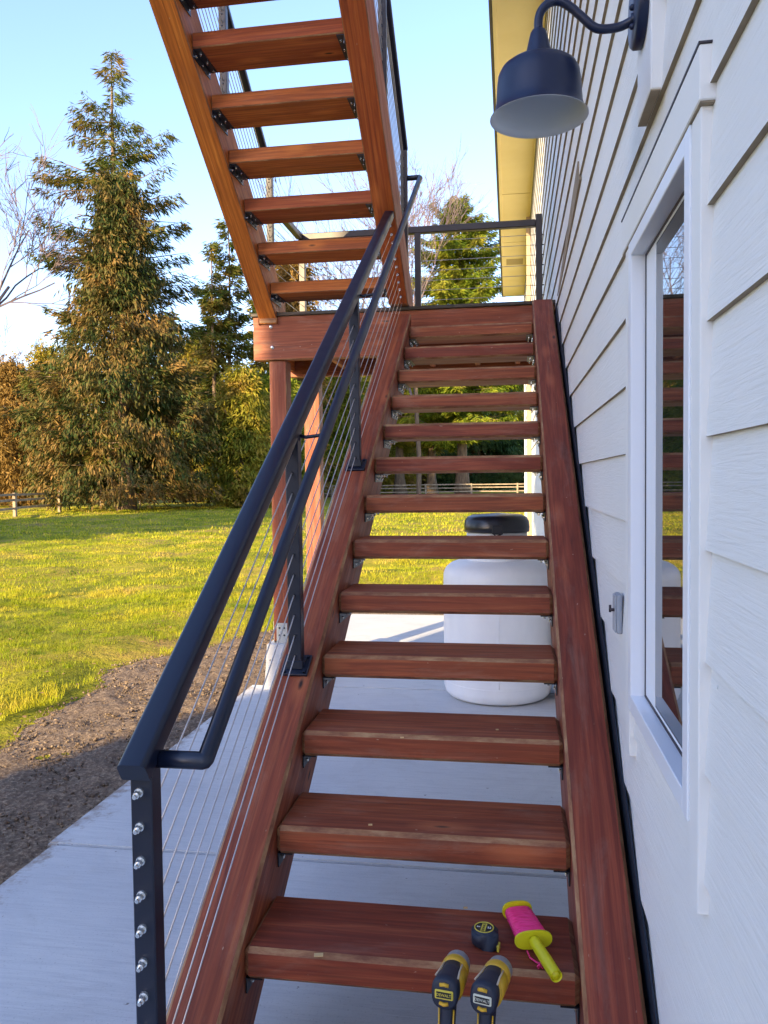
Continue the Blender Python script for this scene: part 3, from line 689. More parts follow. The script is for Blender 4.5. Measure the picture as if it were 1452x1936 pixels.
# lamp on its mounting block
lp = thing('barn_light', (XW, 0, 2.35), 'dark blue black gooseneck barn light with flared shade on a white mounting block', 'wall lamp')
mk = MB(); box(mk, (XW-.034, -.142, 2.15), (XW+.01, .047, 2.62), bev=.003, ulen=2); 
box(mk, (XW-.033, -.141, 2.147), (XW-.012, .046, 2.1495), mat=1, edge=1)
blk = tag(mk.build('mounting_block', [TRIM, LAPEDGE]), 'white painted block on the siding behind the gooseneck lamp', 'mounting block')
NAVY = mat('navy_enamel', (.004, .011, .045), .34, .0, .5, metal_build)
INNER = mat('shade_lining', (.62, .64, .66), .5)
mb = MB(); T = Matrix.Rotation(-math.pi/2, 4, 'Y'); PZ = 2.385; PYc = -.045
lathe(mb, [(.088, 0), (.088, .018), (.083, .024), (.0001, .025)], (XW-.0345, PYc, PZ), 40, 0, T, True); mb.build('wall_plate', NAVY, lp)
for dz in (-.022, .022): mb = MB(); lathe(mb, [(.007, 0), (.007, .005), (.003, .009), (.0001, .009)], (XW-.0595, PYc-.01, PZ-.025+dz), 10, 0, T); mb.build('screw_cap', NAVY, lp)
LY = -.03
pts = [(.575, PYc, 2.360), (.545, LY, 2.354), (.505, LY, 2.352), (.482, LY, 2.360), (.455, LY, 2.386), (.428, LY, 2.412), (.402, LY, 2.428), (.378, LY, 2.426), (.360, LY, 2.410), (.353, LY, 2.388), (.353, LY, 2.352)]
sp = []                                                        # Catmull-Rom through the points
pv = [Vector(p) for p in pts]; pv = [pv[0]]+pv+[pv[-1]]
for i in range(1, len(pv)-2):
    for t in range(5):
        t_ = t/5; p0, p1, p2, p3 = pv[i-1], pv[i], pv[i+1], pv[i+2]
        sp.append(.5*((2*p1)+(-p0+p2)*t_+(2*p0-5*p1+4*p2-p3)*t_**2+(-p0+3*p1-3*p2+p3)*t_**3))
sp.append(pv[-1]); mb = MB(); tube(mb, sp, .0105, 16); tube(mb, [(.588, PYc, 2.36), (.566, PYc, 2.36)], .0135, 16); mb.build('arm', NAVY, lp)
prof = [(.0155, 2.364), (.0195, 2.358), (.0225, 2.346), (.0335, 2.298), (.037, 2.288), (.056, 2.287), (.078, 2.281), (.090, 2.272), (.0975, 2.258), (.1005, 2.238), (.102, 2.21), (.104, 2.186), (.109, 2.168), (.1185, 2.156)]
mb = MB(); lathe(mb, prof, (.353, LY, 0), 48); sh = mb.build('shade', NAVY, lp)
mb = MB(); inn = [(.1185, 2.156), (.1165, 2.1552), (.1045, 2.170), (.0995, 2.188), (.0980, 2.21), (.0965, 2.237), (.092, 2.256), (.082, 2.270), (.068, 2.280), (.0001, 2.284)]
lathe(mb, inn, (.353, LY, 0), 48); mb.build('lining', INNER, sh)
mb = MB(); lathe(mb, [(.0001, 2.215), (.010, 2.216), (.020, 2.224), (.024, 2.236), (.021, 2.250), (.013, 2.264), (.012, 2.283)], (.353, LY, 0), 24); mb.build('bulb', mat('frosted_bulb', (.75, .75, .72), .3), lp)
mb = MB(); tube(mb, [Vector((.353-.036+math.sin(a_)*-.011, LY-.004, 2.298+math.cos(a_)*.011)) for a_ in np.linspace(0, math.pi, 8)], .0018, 6); mb.build('thumb_screw', NAVY, lp)

# ------------------------------------------------------------------ propane tank
TX, TY, TR = .175, 4.16, .415
tk = thing('propane_tank', (TX, TY, GZ), 'white upright propane tank with black lid standing under the stairs', 'propane tank')
mb = MB(); pf = [(.0001, GZ+.006), (.345, GZ+.006), (.380, GZ+.016), (.402, GZ+.040), (TR, GZ+.080), (TR, .53)]
for k in range(1, 10):
    a_ = k/9*math.pi/2; pf.append((TR*math.cos(a_)**.36 if k < 9 else .0001, .53+.13*math.sin(a_)))
lathe(mb, pf, (TX, TY, 0), 56)
mb.build('body', TANKP, tk)
for zz in (GZ+.13, .46): mb = MB(); lathe(mb, [(TR+.0005, zz-.006), (TR+.003, zz), (TR+.0005, zz+.006)], (TX, TY, 0), 56); mb.build('weld_seam', TANKP, tk)
mb = MB(); tube(mb, [(TX+.02, TY-TR-.0, -.26), (TX+.02, TY-TR-.0, .44)], .0035, 6); mb.build('weld_seam', TANKP, tk)

mb = MB(); lathe(mb, [(.285, GZ), (.31, GZ), (.31, GZ+.008), (.285, GZ+.008)], (TX, TY, 0), 40); mb.build('foot_ring', TANKP, tk)
mb = MB(); lathe(mb, [(.232, .63), (.232, .872), (.2, .876), (.0001, .877)], (TX, TY, 0), 40); mb.build('collar', TANKP, tk)
mb = MB(); lathe(mb, [(.236, .872), (.250, .872), (.252, .91), (.246, .955), (.228, .985), (.19, 1.002), (.0001, 1.016)], (TX, TY, 0), 48); ldp = mb.build('lid', mat('black_plastic', (.012, .013, .018), .3), tk)
mb = MB(); box(mb, (TX-.03, TY-.262, .865), (TX+.05, TY-.246, .93), bev=.004); tube(mb, [(TX-.02, TY-.264, .87), (TX+.0, TY-.274, .85), (TX+.04, TY-.264, .868)], .006, 8); mb.build('latch', BRACK, ldp)

# ------------------------------------------------------------------ tools on the lowest treads
NAVYP = mat('dark_rubber', (.010, .016, .035), .55); YEL = mat('yellow_plastic', (.62, .36, .02), .4); LIME = mat('lime_plastic', (.66, .60, .01), .35)
SILV = mat('chuck_metal', (.30, .33, .38), .4, .5); GOLDM = mat('yellow_label', (.62, .50, .06), .4); LBK = mat('label_black', (.01, .01, .012), .5)
def textmesh(s_, size, parent, T, m, name='lettering', depth=.0004):
    cu = bpy.data.curves.new('t', 'FONT'); cu.body = s_; cu.size = size; cu.align_x = 'CENTER'; cu.align_y = 'CENTER'; cu.extrude = depth
    tmp = bpy.data.objects.new('t', cu); COL.objects.link(tmp); dg = bpy.context.evaluated_depsgraph_get(); dg.update()
    me = bpy.data.meshes.new_from_object(tmp.evaluated_get(dg)); COL.objects.unlink(tmp); bpy.data.objects.remove(tmp)
    me.name = name; me.transform(T); me.materials.clear(); me.materials.append(m)
    o = bpy.data.objects.new(name, me); COL.objects.link(o); o.parent = parent; return o
# tape measure
tp = thing('tape_measure', (.204, .112, 0), 'black tape measure with round yellow ringed label lying on the step', 'tape measure')
tp.rotation_euler = (0, 0, R(-8))
def local_build(mb, name, mats, parent): return mb.build(name, mats, parent, org=Vector((0, 0, 0)))
bm = bmesh.new(); vs = []
for k in range(28):
    a_ = 2*math.pi*k/28; x = .037*math.cos(a_); y = .036*math.sin(a_)
    if x > 0 and y < 0: x = .040*min(1, abs(math.cos(a_))*1.35); y = -.036*min(1, abs(math.sin(a_))*1.35)
    vs.append((x, y))
lo = [bm.verts.new((x, y, .001)) for x, y in vs]; hi = [bm.verts.new((x, y, .045)) for x, y in vs]
bm.faces.new(lo[::-1]); bm.faces.new(hi); n = len(vs)
for i in range(n): bm.faces.new((lo[i], lo[(i+1) % n], hi[(i+1) % n], hi[i]))
bmesh.ops.bevel(bm, geom=[e for e in bm.edges if abs(e.verts[0].co.z-e.verts[1].co.z) < 1e-5], offset=.006, segments=3, affect='EDGES')
mb = MB(); mb.frombm(bm, 2, smooth=True); local_build(mb, 'case', NAVYP, tp)
mb = MB(); lathe(mb, [(.024, .0452), (.024, .0466), (.027, .0466), (.027, .0452)], (-.002, .001, 0), 36); local_build(mb, 'label_ring', GOLDM, tp)
mb = MB(); lathe(mb, [(.0235, .0453), (.0001, .0456)], (-.002, .001, 0), 32); lb = local_build(mb, 'label', LBK, tp)
mb = MB(); box(mb, (-.009, -.019, .0458), (.004, .020, .0464)); local_build(mb, 'label_band', GOLDM, lb)
textmesh('DEWALT', .0095, lb, Matrix.Translation((-.0025, .0, .0466)) @ Matrix.Rotation(math.pi/2, 4, 'Z'), LBK)
WHT = mat('label_white', (.8, .8, .8), .5)
textmesh('25', .011, lb, Matrix.Translation((.0125, .0015, .0462)), WHT); textmesh('8m', .008, lb, Matrix.Translation((-.017, .0, .0462)), WHT)
mb = MB(); box(mb, (.038, -.034, .002), (.0445, -.012, .02), bev=.001); local_build(mb, 'tape_mouth', GOLDM, tp)
# string reel
rl = thing('string_reel', (.30, .19, 0), 'yellow plastic reel wound with hot pink mason line lying on the step', 'string reel')
A_ = Vector((.292, .245, .030)); B_ = Vector((.338, .085, .032)); dr = (B_-A_).normalized(); hh = Vector((.388, -.052, .028))
tr_, L_ = frame(A_, B_)
org = Vector((0, 0, 0))
def rbuild(mb, name, mats, par=rl): return mb.build(name, mats, par)
mb = MB(); core = MB()
pr = []; nseg = 46; V = []; Fc = []
for i in range(nseg+1):
    t = i/nseg; z = .010+t*(L_-.022); w0 = .038+.006*t*1.0+.0012*math.sin(i*2.4)+random.uniform(-.0006, .0006); h0 = .018+.003*math.sin(t*math.pi)+random.uniform(-.0005, .0005)
    for k in range(28):
        a_ = 2*math.pi*k/28; ca, sa = math.cos(a_), math.sin(a_)
        q = tr_ @ Vector((w0*math.copysign(abs(ca)**.7, ca), h0*math.copysign(abs(sa)**.8, sa), z+.004*math.sin(a_))); V.append(q)
for i in range(nseg):
    for k in range(28): Fc.append((i*28+k, i*28+(k+1) % 28, (i+1)*28+(k+1) % 28, (i+1)*28+k))
Fc += [tuple(range(28))[::-1], tuple(nseg*28+k for k in range(28))]
def pink_build(n, b):
    g = noiz(n, coords(n, 'Object', (30, 260, 200)), 1, 3, .6); n.links.new(ramp(n, g, [(.35, (.80, .016, .13)), (.6, (1.0, .05, .26))]), b.inputs['Base Color']); bump(n, b, g, .8, .002)
PINK = mat("pink_mason_line", rough=.5, build=pink_build)
mb.add(V, Fc, 0, smooth=True); rbuild(mb, 'wound_line', PINK)
def oval(mb_, c, w_, h_, t_):
    V = []; n = 28
    for s_ in (0, 1):
        for k in range(n):
            a_ = 2*math.pi*k/n; ca, sa = math.cos(a_), math.sin(a_)
            V.append(tr_ @ Vector((w_*math.copysign(abs(ca)**.75, ca), h_*math.copysign(abs(sa)**.8, sa), c+s_*t_)))
    mb_.add(V, [tuple(range(n))[::-1], tuple(n+k for k in range(n))]+[(k, (k+1) % n, n+(k+1) % n, n+k) for k in range(n)], 0)
mb = MB(); oval(mb, 0, .044, .027, .006); tube(mb, [A_-dr*.018+Vector((-.004, 0, .008)), A_+dr*.002], .008, 12); rbuild(mb, 'end_flange', LIME)
mb = MB(); oval(mb, L_-.014, .052, .025, .006); rbuild(mb, 'end_flange', LIME)
mb = MB(); tube(mb, [B_-dr*.004, B_+(hh-B_)*.5, hh], [.0145, .016, .0155], 20, caps=False)
tube(mb, [hh, hh-(hh-B_).normalized()*.01], [.0155, .010], 20, caps=False); tube(mb, [hh-(hh-B_).normalized()*.002, hh-(hh-B_).normalized()*.06], [.0105, .009], 16); rbuild(mb, 'handle', LIME)
mb = MB()
tail = [Vector((.318, .075, .012)), Vector((.325, .055, .006)), Vector((.34, .04, .005)), Vector((.352, .03, .006)), Vector((.345, .012, .006)), Vector((.352, .02, .010)), Vector((.358, .035, .008)), Vector((.35, .018, .012)), Vector((.356, .01, .008)), Vector((.362, .028, .012))]
tube(mb, tail, .0024, 6); tube(mb, [t_+Vector((.004, .003, .002)) for t_ in tail[3:]], .0024, 6); tube(mb, [t_+Vector((-.003, -.002, .004)) for t_ in tail[4:]], .0024, 6); rbuild(mb, 'loose_tail', PINK)

# cordless drills standing on the step below
def drill(loc, rz, label, bit, plate, s=1.0):
    d = thing('cordless_drill', loc, label, 'drill', 'drills standing on the bottom step')
    d.rotation_euler = (R(-7), 0, rz)
    def B(mb, name, m, par=None): return mb.build(name, m, par or d, org=Vector((0, 0, 0)))
    H = .235                                                   # axis height above the step
    def loft(mb_, secs, m=0, n=24, sq=.8):
        V = []; Fc = []
        for (cx, cy, cz, rx, rz_, ax) in secs:
            for k in range(n):
                a_ = 2*math.pi*k/n; ca, sa = math.copysign(abs(math.cos(a_))**sq, math.cos(a_)), math.copysign(abs(math.sin(a_))**sq, math.sin(a_))
                V.append((cx+rx*ca, cy, cz+rz_*sa) if ax == 'y' else (cx+rx*ca, cy+rz_*sa, cz))
        for i in range(len(secs)-1):
            for k in range(n):
                q = (i*n+k, i*n+(k+1) % n, (i+1)*n+(k+1) % n, (i+1)*n+k); Fc.append(q[::-1] if secs[0][5] == 'y' else q)
        Fc += [tuple(range(n)), tuple((len(secs)-1)*n+k for k in range(n))[::-1]]
        mb_.add(V, Fc, m, smooth=True)
    # rear motor cap (dark), body, yellow gear case, silver chuck
    mb = MB(); loft(mb, [(0, -.072, H, .024, .028, 'y'), (0, -.070, H, .029, .033, 'y'), (0, -.060, H, .0315, .036, 'y'), (0, -.045, H, .031, .035, 'y'), (0, .0, H, .026, .031, 'y'), (0, .03, H, .026, .030, 'y')]); body = B(mb, 'body', NAVYP)
    mb = MB(); loft(mb, [(.007, -.035, H-.003, .0285, .030, 'y'), (.007, .0, H-.003, .0275, .028, 'y'), (.005, .028, H-.002, .029, .030, 'y')], sq=.9); B(mb, 'side_shell', YEL)
    mb = MB(); loft(mb, [(0, .0302, H, .030, .032, 'y'), (0, .036, H, .033, .034, 'y'), (0, .054, H, .033, .034, 'y'), (0, .060, H, .031, .031, 'y')], sq=1.); B(mb, 'torque_collar', YEL)
    mb = MB(); loft(mb, [(0, .0602, H, .031, .031, 'y'), (0, .064, H, .031, .031, 'y'), (0, .084, H, .030, .030, 'y'), (0, .096, H, .022, .022, 'y'), (0, .104, H, .009, .009, 'y')], sq=1.); ck = B(mb, 'chuck', SILV)
    if bit: mb = MB(); tube(mb, [(0, .1, H), (.003, .135, H+.004)], [.0035, .002], 8); B(mb, 'bit', STEEL)
    TS = mat('tan_stripe', (.62, .50, .36), .5)
    for sx in (-1, 1): mb = MB(); tube(mb, [(sx*.0215, .026, H+.024), (sx*.0225, -.01, H+.0255), (sx*.026, -.045, H+.026)], .0022, 6); B(mb, 'stripe', TS, body)
    # rear emblem
    mb = MB(); box(mb, (-.021, -.0755, H-.010), (.021, -.0722, H+.010), bev=.002, ulen=0); em = B(mb, 'name_plate', plate)
    mb = MB(); box(mb, (-.017, -.0768, H-.0062), (.017, -.0757, H+.0062), ulen=0); B(mb, 'name_plate_field', LBK, em)
    textmesh('DEWALT', .0085, em, Matrix.Translation((0, -.0772, 0)) @ Matrix.Translation((0, 0, H)) @ Matrix.Rotation(math.pi/2, 4, 'X'), plate)
    for sz in (1, -1): mb = MB(); tube(mb, [(-.010, -.0715, H+sz*.0195), (0, -.0735, H+sz*.0215), (.010, -.0715, H+sz*.0195)], .0042, 10); B(mb, 'rear_badge', YEL)
    # handle, trigger, battery
    mb = MB(); loft(mb, [(0, -.030, .070, .019, .028, 'z'), (0, -.030, .10, .0175, .0235, 'z'), (0, -.028, .15, .0175, .0225, 'z'), (0, -.022, .19, .018, .026, 'z'), (0, -.015, .215, .019, .032, 'z')]); B(mb, 'handle', NAVYP)
    for sx in (-1, 1): mb = MB(); tube(mb, [(sx*.0165, -.048, .085), (sx*.0165, -.047, .14), (sx*.017, -.043, .19)], .002, 6); B(mb, 'handle_trim', YEL)
    mb = MB(); box(mb, (-.008, -.004, .165), (.008, .008, .2), bev=.003, ulen=2); B(mb, 'trigger', NAVYP)
    mb = MB(); box(mb, (-.036, -.075, .030), (.036, .045, .070), bev=.008, seg=3); B(mb, 'foot', NAVYP)
    mb = MB(); box(mb, (-.035, -.072, .001), (.035, .042, .0295), bev=.005, seg=2); bt = B(mb, 'battery', YEL)
    mb = MB(); box(mb, (-.028, -.0735, .005), (.028, -.0724, .024)); B(mb, 'battery_label', LBK, bt)
    d.scale = (s, s, s); return d
SY = -RISE+.0
drill((.121+.004, -.214+.047, SY+.008), R(-8), 'left cordless drill with a bit in its chuck and gold rear name plate', True, GOLDM, 1.05)
drill((.214+.006, -.221+.047, SY+.008), R(-14), 'right cordless drill with empty chuck and pale rear name plate', False, mat('pale_plate', (.62, .62, .5), .4), 1.05)

# wood chips on the steps
chips = [(602, 1807, .0, .012), (880, 1717, .0, .006), (700, 1560, RISE, .006), (760, 1395, 2*RISE, .006), (940, 1380, 2*RISE, .005)]
for (u, v, z, s_) in chips:
    p = un(u, v, 2, z+.002); mb = MB(); 
    beam(mb, p-Vector((s_, 0, -.001)), p+Vector((s_, s_*.4, .001)), s_*1.1, .003, bev=0, mat=0, edge=0)
    lab_ = {602: 'tan wood chip on the front edge of the lowest step', 880: 'tiny pale wood chip above the tape measure at the back of the lowest step', 700: 'tiny pale wood chip on the second step from the bottom', 760: 'tiny pale wood chip near the middle of the third step', 940: 'tiny pale wood chip on the right half of the third step'}[u]
    tag(mb.build('wood_chip', mat('fresh_chip', (.62, .42, .2), .8)) if u == 602 else mb.build('wood_chip', bpy.data.materials['fresh_chip']), lab_, 'wood chip', 'wood chips on the treads')

# ------------------------------------------------------------------ trees
def bark_trunk(mb, base, top, r0, r1, lean=.0, n=10, segs=8):
    pts = []; rs = []
    for i in range(segs+1):
        t = i/segs; p = Vector(base).lerp(Vector(top), t); p += Vector((noise.noise(Vector((t*3, base[0], 0)))*lean, noise.noise(Vector((t*3, base[1], 5)))*lean, 0)); pts.append(p)
        rs.append((r0*(1-t)+r1*t)*(1.5-.5*min(1, t*14)))
    tube(mb, pts, rs, n)
def sprays(P, D, size, width, droop):
    """P (n,3) anchor, D (n,3) outward directions -> kinked leaf-spray quads"""
    n = len(P); D = D/np.linalg.norm(D, axis=1, keepdims=True)
    D = D+RNG.normal(0, .26, (n, 3)); D[:, 2] -= droop; D /= np.linalg.norm(D, axis=1, keepdims=True)
    Sd = np.cross(D, RNG.normal(0, 1, (n, 3))); Sd /= np.linalg.norm(Sd, axis=1, keepdims=True)
    L = (size*RNG.uniform(.6, 1.5, n))[:, None]; W = (width*RNG.uniform(.6, 1.4, n))[:, None]
    a = P; b = P+D*L*.5+Sd*W; c = P+D*L; d = P+D*L*.45-Sd*W
    V = np.stack([a, b, c, d], 1).reshape(-1, 3); return V
def conifer(base, H, prof, seed, mats, label, per=1.0, size=.5, width=.13, droop=.5, special=(), group='conifers beyond the lawn', name='conifer_tree', start=.05, whorl=.42, trunk_r=None, gap=.15, upt=.25, dens=9, low=0.0):
    rg = random.Random(seed); base = Vector(base)
    t = thing(name, base, label, 'tree', group)
    mb = MB(); bark_trunk(mb, base-Vector((0, 0, .1)), base+Vector((0, 0, H*.98)), trunk_r or H*.014, .03, .15*H/20); 
    def radius(h): return float(np.interp(h/H, [p[0] for p in prof], [p[1] for p in prof]))
    P = []; D = []
    h = H*start
    brs = []
    while h < H*.985:
        r = radius(h); nb = max(3, int((4.2+r*.55)*per))
        ph = rg.random()*6.28
        for k in range(nb):
            if rg.random() < gap: continue
            brs.append((h+rg.uniform(-.3, .3)*whorl, ph+6.283*k/nb+rg.uniform(-.35, .35), r*rg.choice((.35, .55, .8, 1.0, 1.2))*rg.uniform(.8, 1.12)))
        h += whorl*(.7+.6*h/H)*rg.uniform(.7, 1.4)
    for (hf, azi, ln) in special: brs.append((hf*H, azi, ln))
    for (h, az, ln) in brs:
        if ln < .15: ln = .15
        o = Vector((math.cos(az), math.sin(az), 0)); rise = rg.uniform(-.16, .22)+.5*(h/H)**3
        m = max(3, int(ln*2.2)); pts = []
        for i in range(m+1):
            s = i/m; pts.append(base+Vector((0, 0, h))+o*(ln*s)+Vector((0, 0, ln*(rise*s-droop*.55*s*s+upt*s**4))))
        tube(mb, [pts[0], pts[m//2], pts[-1]], [.02+.012*ln, .012+.006*ln, .008], 4, caps=False)
        ns = int(dens*ln*per*(1+low*max(0, 1-(h/H)/.5)))+4
        for i in range(ns):
            s = rg.random()**.62
            q = s*m; a_ = int(min(m-1, q)); p = pts[a_].lerp(pts[a_+1], q-a_)
            side = rg.choice((-1, 1)); w_ = Vector((-o.y, o.x, 0))*side
            spread = ln*.20*(1-s*.75)*rg.random()+.05
            pp = p+w_*spread+Vector((0, 0, -rg.random()*.22*size/.5*(1+2.2*low*max(0, 1-(h/H)/.6))-spread*.25))
            dd = o*.7+w_*.8+Vector((0, 0, rg.uniform(-.3, .15))); P.append(pp); D.append(dd)
    mb.build('trunk', BARK, t)
    P = np.array([tuple(p) for p in P]); D = np.array([tuple(p) for p in D])
    P3 = np.repeat(P, 8, axis=0)+RNG.normal(0, size*.24, (len(P)*8, 3)); D3 = np.repeat(D, 8, axis=0)
    V = sprays(P3, D3, size*.80, width*.30, droop*.9); Fq = np.arange(len(V)).reshape(-1, 4)
    npmesh('crown', V, Fq, mats, t); return t
def gpos(u, y):                                              # point on the ground in column u at depth y
    d = ray(u, 930); t_ = (y-CAM.y)/d.y; return Vector((CAM.x+d.x*t_, y, GZ-.02))
def hgt(v, y, u=700):                                        # height above ground of image row v at depth y
    p = un(u, v, 1, y); return p.z-GZ
K = 1/1500
# the big fir
yb = 46.6; b0 = gpos(232, yb); Hf = hgt(85, yb, 235)
mpp = (yb-CAM.y)/1500*1.02
prof = [(0, 3.0), (.045, 4.6), (.12, 5.3), (.28, 5.2), (.36, 4.6), (.46, 4.3), (.55, 4.0), (.60, 3.3), (.66, 3.4), (.72, 3.0), (.80, 2.5), (.87, 1.9), (.92, 1.1), (.96, .9), (1, .12)]
sp_ = [(.715, math.pi-.05, 5.6), (.70, math.pi+.2, 4.8), (.725, math.pi-.3, 4.4), (.585, math.pi+.1, 4.9), (.56, math.pi-.15, 5.0), (.70, -.1, 3.9), (.60, .1, 4.6), (.50, .15, 5.2), (.83, math.pi+.1, 2.6), (.77, 0, 3.8), (.50, -.2, 4.8), (.36, math.pi, 5.6), (.30, math.pi+.3, 5.8), (.71, math.pi-.15, 5.4), (.72, math.pi+.05, 5.0), (.59, math.pi-.1, 5.2), (.60, math.pi+.25, 4.9), (.80, math.pi, 3.0), (.84, math.pi-.2, 2.7), (.76, .2, 3.3), (.67, 0, 4.4), (.66, -.2, 4.0), (.55, 0, 4.9), (.47, .1, 5.4)]
conifer(b0, Hf, prof, 3, [FIR], 'tall dark fir with long drooping branches standing alone on the lawn', size=.58, width=.12, droop=.55, special=sp_, trunk_r=.5, per=.74, dens=10, group='', whorl=.46, gap=.34, low=1.5, start=.075)
conifer((-38.5, -9.0, GZ), 26, [(0, 3.5), (.3, 4.6), (.6, 4.4), (.85, 3), (1, .1)], 52, [FIR], 'second dark conifer out of view to the left', size=1.4, width=.6, whorl=1.0, dens=7, group='')
conifer((-33, -9.0, GZ), 26, [(0, 3.5), (.3, 4.6), (.6, 4.4), (.85, 3), (1, .1)], 50, [FIR], 'dark conifer out of view to the left, casting the long shadow over the lawn', size=1.4, width=.6, whorl=1.0, dens=7, group='')
conifer((-14.5, -8.0, GZ), 6.2, [(0, .5), (.3, 1.0), (.7, .8), (1, .1)], 51, [FIR], 'small conifer out of view behind the viewer on the left', size=.5, width=.14, whorl=.5, dens=7, group='')
RUST = leafmat('rusty_drooping_sprays', [(.020, .045, .012), (.045, .070, .014), (.14, .095, .026), (.30, .16, .05)], .5, .2)
def mass_tree(base, H, rad, seed, m, label, group='conifers beyond the lawn', prof=((0, .55), (.06, .85), (.2, 1), (.45, .92), (.7, .62), (.88, .32), (1, .04)), clumps=260, size=.7, hang=.8, name='cedar_tree', trunk_r=.3, lo=.05):
    rg = np.random.default_rng(seed); base = Vector(base); t = thing(name, base, label, 'tree', group)
    mb = MB(); bark_trunk(mb, base-Vector((0, 0, .1)), base+Vector((0, 0, H*.95)), trunk_r, .04, .2)
    def rr(h, a):
        r = float(np.interp(h, [p[0] for p in prof], [p[1] for p in prof]))*rad
        return r*(1+.30*noise.noise(Vector((math.cos(a)*1.6, math.sin(a)*1.6, h*5+seed)))+.22*noise.noise(Vector((math.cos(a)*4, math.sin(a)*4, h*13+seed))))
    P = []; D = []
    for c in range(clumps):
        h = lo+(1-lo)*rg.random()**1.15; a = rg.random()*6.283; r = rr(h, a)*(1-.55*rg.random()**2.2)
        ctr = np.array([base.x+math.cos(a)*r, base.y+math.sin(a)*r, base.z+h*H])
        if c % 6 == 0: tube(mb, [base+Vector((0, 0, min(h*H, H*.9))), Vector(tuple(ctr))], [.05, .015], 4, caps=False)
        cs = size*rg.uniform(.7, 1.7); n = int(34*cs/size)
        q = rg.normal(0, 1, (n, 3))*np.array([cs*.55, cs*.55, cs*.40]); P.append(ctr+q)
        o = np.array([math.cos(a), math.sin(a), 0]); D.append(np.tile(o*rg.uniform(.25, .7)+np.array([0, 0, -hang*rg.uniform(.3, 1.2)]), (n, 1))+rg.normal(0, .28, (n, 3)))
    # a few spires that break the outline
    for c in range(int(clumps*.12)):
        h = rg.uniform(.2, 1.0); a = rg.random()*6.283; r = rr(min(h, .97), a); L = rg.uniform(.5, 1.5)*rad*.3; n = 26
        ss = rg.random(n)[:, None]; o = np.array([math.cos(a), math.sin(a), .25]); c0 = np.array([base.x+math.cos(a)*r*.9, base.y+math.sin(a)*r*.9, base.z+h*H])
        P.append(c0+o*L*ss+rg.normal(0, .12*size, (n, 3))); D.append(np.tile(o+np.array([0, 0, -.3]), (n, 1)))
    mb.build('trunk', BARK, t)
    P = np.concatenate(P); D = np.concatenate(D); P3 = np.repeat(P, 3, axis=0)+RNG.normal(0, size*.15, (len(P)*3, 3)); D3 = np.repeat(D, 3, axis=0)
    V = sprays(P3, D3, size*.55, size*.070, .1); V[:, 2] = np.maximum(V[:, 2], base.z+.15); npmesh('crown', V, np.arange(len(V)).reshape(-1, 4), m, t); return t
mass_tree(gpos(238, 43.5), hgt(345, 43.5, 236), 5.1, 71, RUST, 'dense drooping rusty green cedar standing just in front of the tall fir', group='', prof=((0, .62), (.05, .95), (.15, 1.0), (.3, .92), (.45, .66), (.6, .42), (.75, .30), (.9, .17), (1, .03)), clumps=560, size=.66, hang=1.1, trunk_r=.45)
# rest of the treeline
def tree(u, y, vt, wid, seed, m, lab, **kw):
    b = gpos(u, y); H = hgt(vt, y, u); r = wid*(y+2)/1500
    prof = kw.pop('prof', [(0, .55), (.08, .9), (.25, 1.0), (.5, .8), (.75, .48), (.92, .2), (1, .05)])
    s = min((y+2)/48, 1.15); kw.setdefault('size', .55*s); kw.setdefault('width', .14*s); kw.setdefault('whorl', .55*s)
    kw.setdefault('dens', 9)
    conifer(b, H, [(p, q*r) for p, q in prof], seed, [m], lab, **kw)
def bushy(u, y, vt, wid, seed, m, lab):
    b = gpos(u, y); mass_tree(b, hgt(vt, y, u), wid*(y+2)/1500, seed, m, lab, clumps=int(210*max(1, wid*(y+2)/1500/2.6)), size=.62*min((y+2)/48, 1.5), hang=.6)
BUSHY = [(0, .7), (.1, 1), (.4, 1.05), (.7, .8), (.9, .45), (1, .1)]
tree(440, 62, 395, 60, 21, FIR, 'thin sparse conifer with ragged branches right of the big fir', gap=.42, per=1.2, prof=[(0, .4), (.3, .8), (.5, .9), (.8, .6), (1, .1)], trunk_r=.28)
tree(408, 60, 455, 50, 22, FIR, 'slim ragged conifer directly behind the right side of the big fir', gap=.42, per=1.2, prof=[(0, .6), (.3, .9), (.6, .9), (.85, .5), (1, .1)], trunk_r=.24)
tree(500, 66, 470, 55, 23, CEDAR, 'golden green cedar behind the left landing post', gap=.25)
bushy(380, 64, 640, 60, 24, CEDAR, 'low yellow green cedar under the sparse conifers')
bushy(462, 47, 700, 62, 25, CEDAR, 'low olive gold cedar left of the landing post')
bushy(560, 70, 480, 48, 26, GOLD, 'golden cedar glimpsed between the lowest overhead treads')
bushy(528, 52, 715, 60, 27, BRIGHT, 'bushy green evergreen directly behind the tall landing post')
bushy(620, 80, 640, 70, 28, BRIGHT, 'yellow green bushy tree seen through the cable railing')
bushy(28, 52, 690, 62, 29, GOLD, 'golden brown bushy cedar at the left edge of the lawn')
bushy(95, 60, 660, 55, 30, CEDAR, 'short cedar just left of the big fir')
bushy(-60, 56, 740, 80, 36, CEDAR, 'low brown cedar cut by the left picture edge')
tree(872, 80, 362, 118, 31, BRIGHT, 'sunlit green conifer rising above the landing rail', prof=[(0, .5), (.1, .8), (.3, 1.0), (.55, 1.0), (.7, .85), (.85, .55), (.95, .22), (1, .05)], gap=.12, trunk_r=.6, per=1.5, whorl=.6, start=.20)
tree(817, 86, 660, 50, 61, CEDAR, 'straight trunked cedar seen between the middle treads', start=.34, trunk_r=.55)
tree(757, 84, 650, 50, 62, CEDAR, 'straight trunked cedar seen beside the left stringer between the treads', start=.34, trunk_r=.6)
bushy(700, 95, 700, 80, 32, CEDAR, 'low olive cedar behind the left stringer of the stairs')
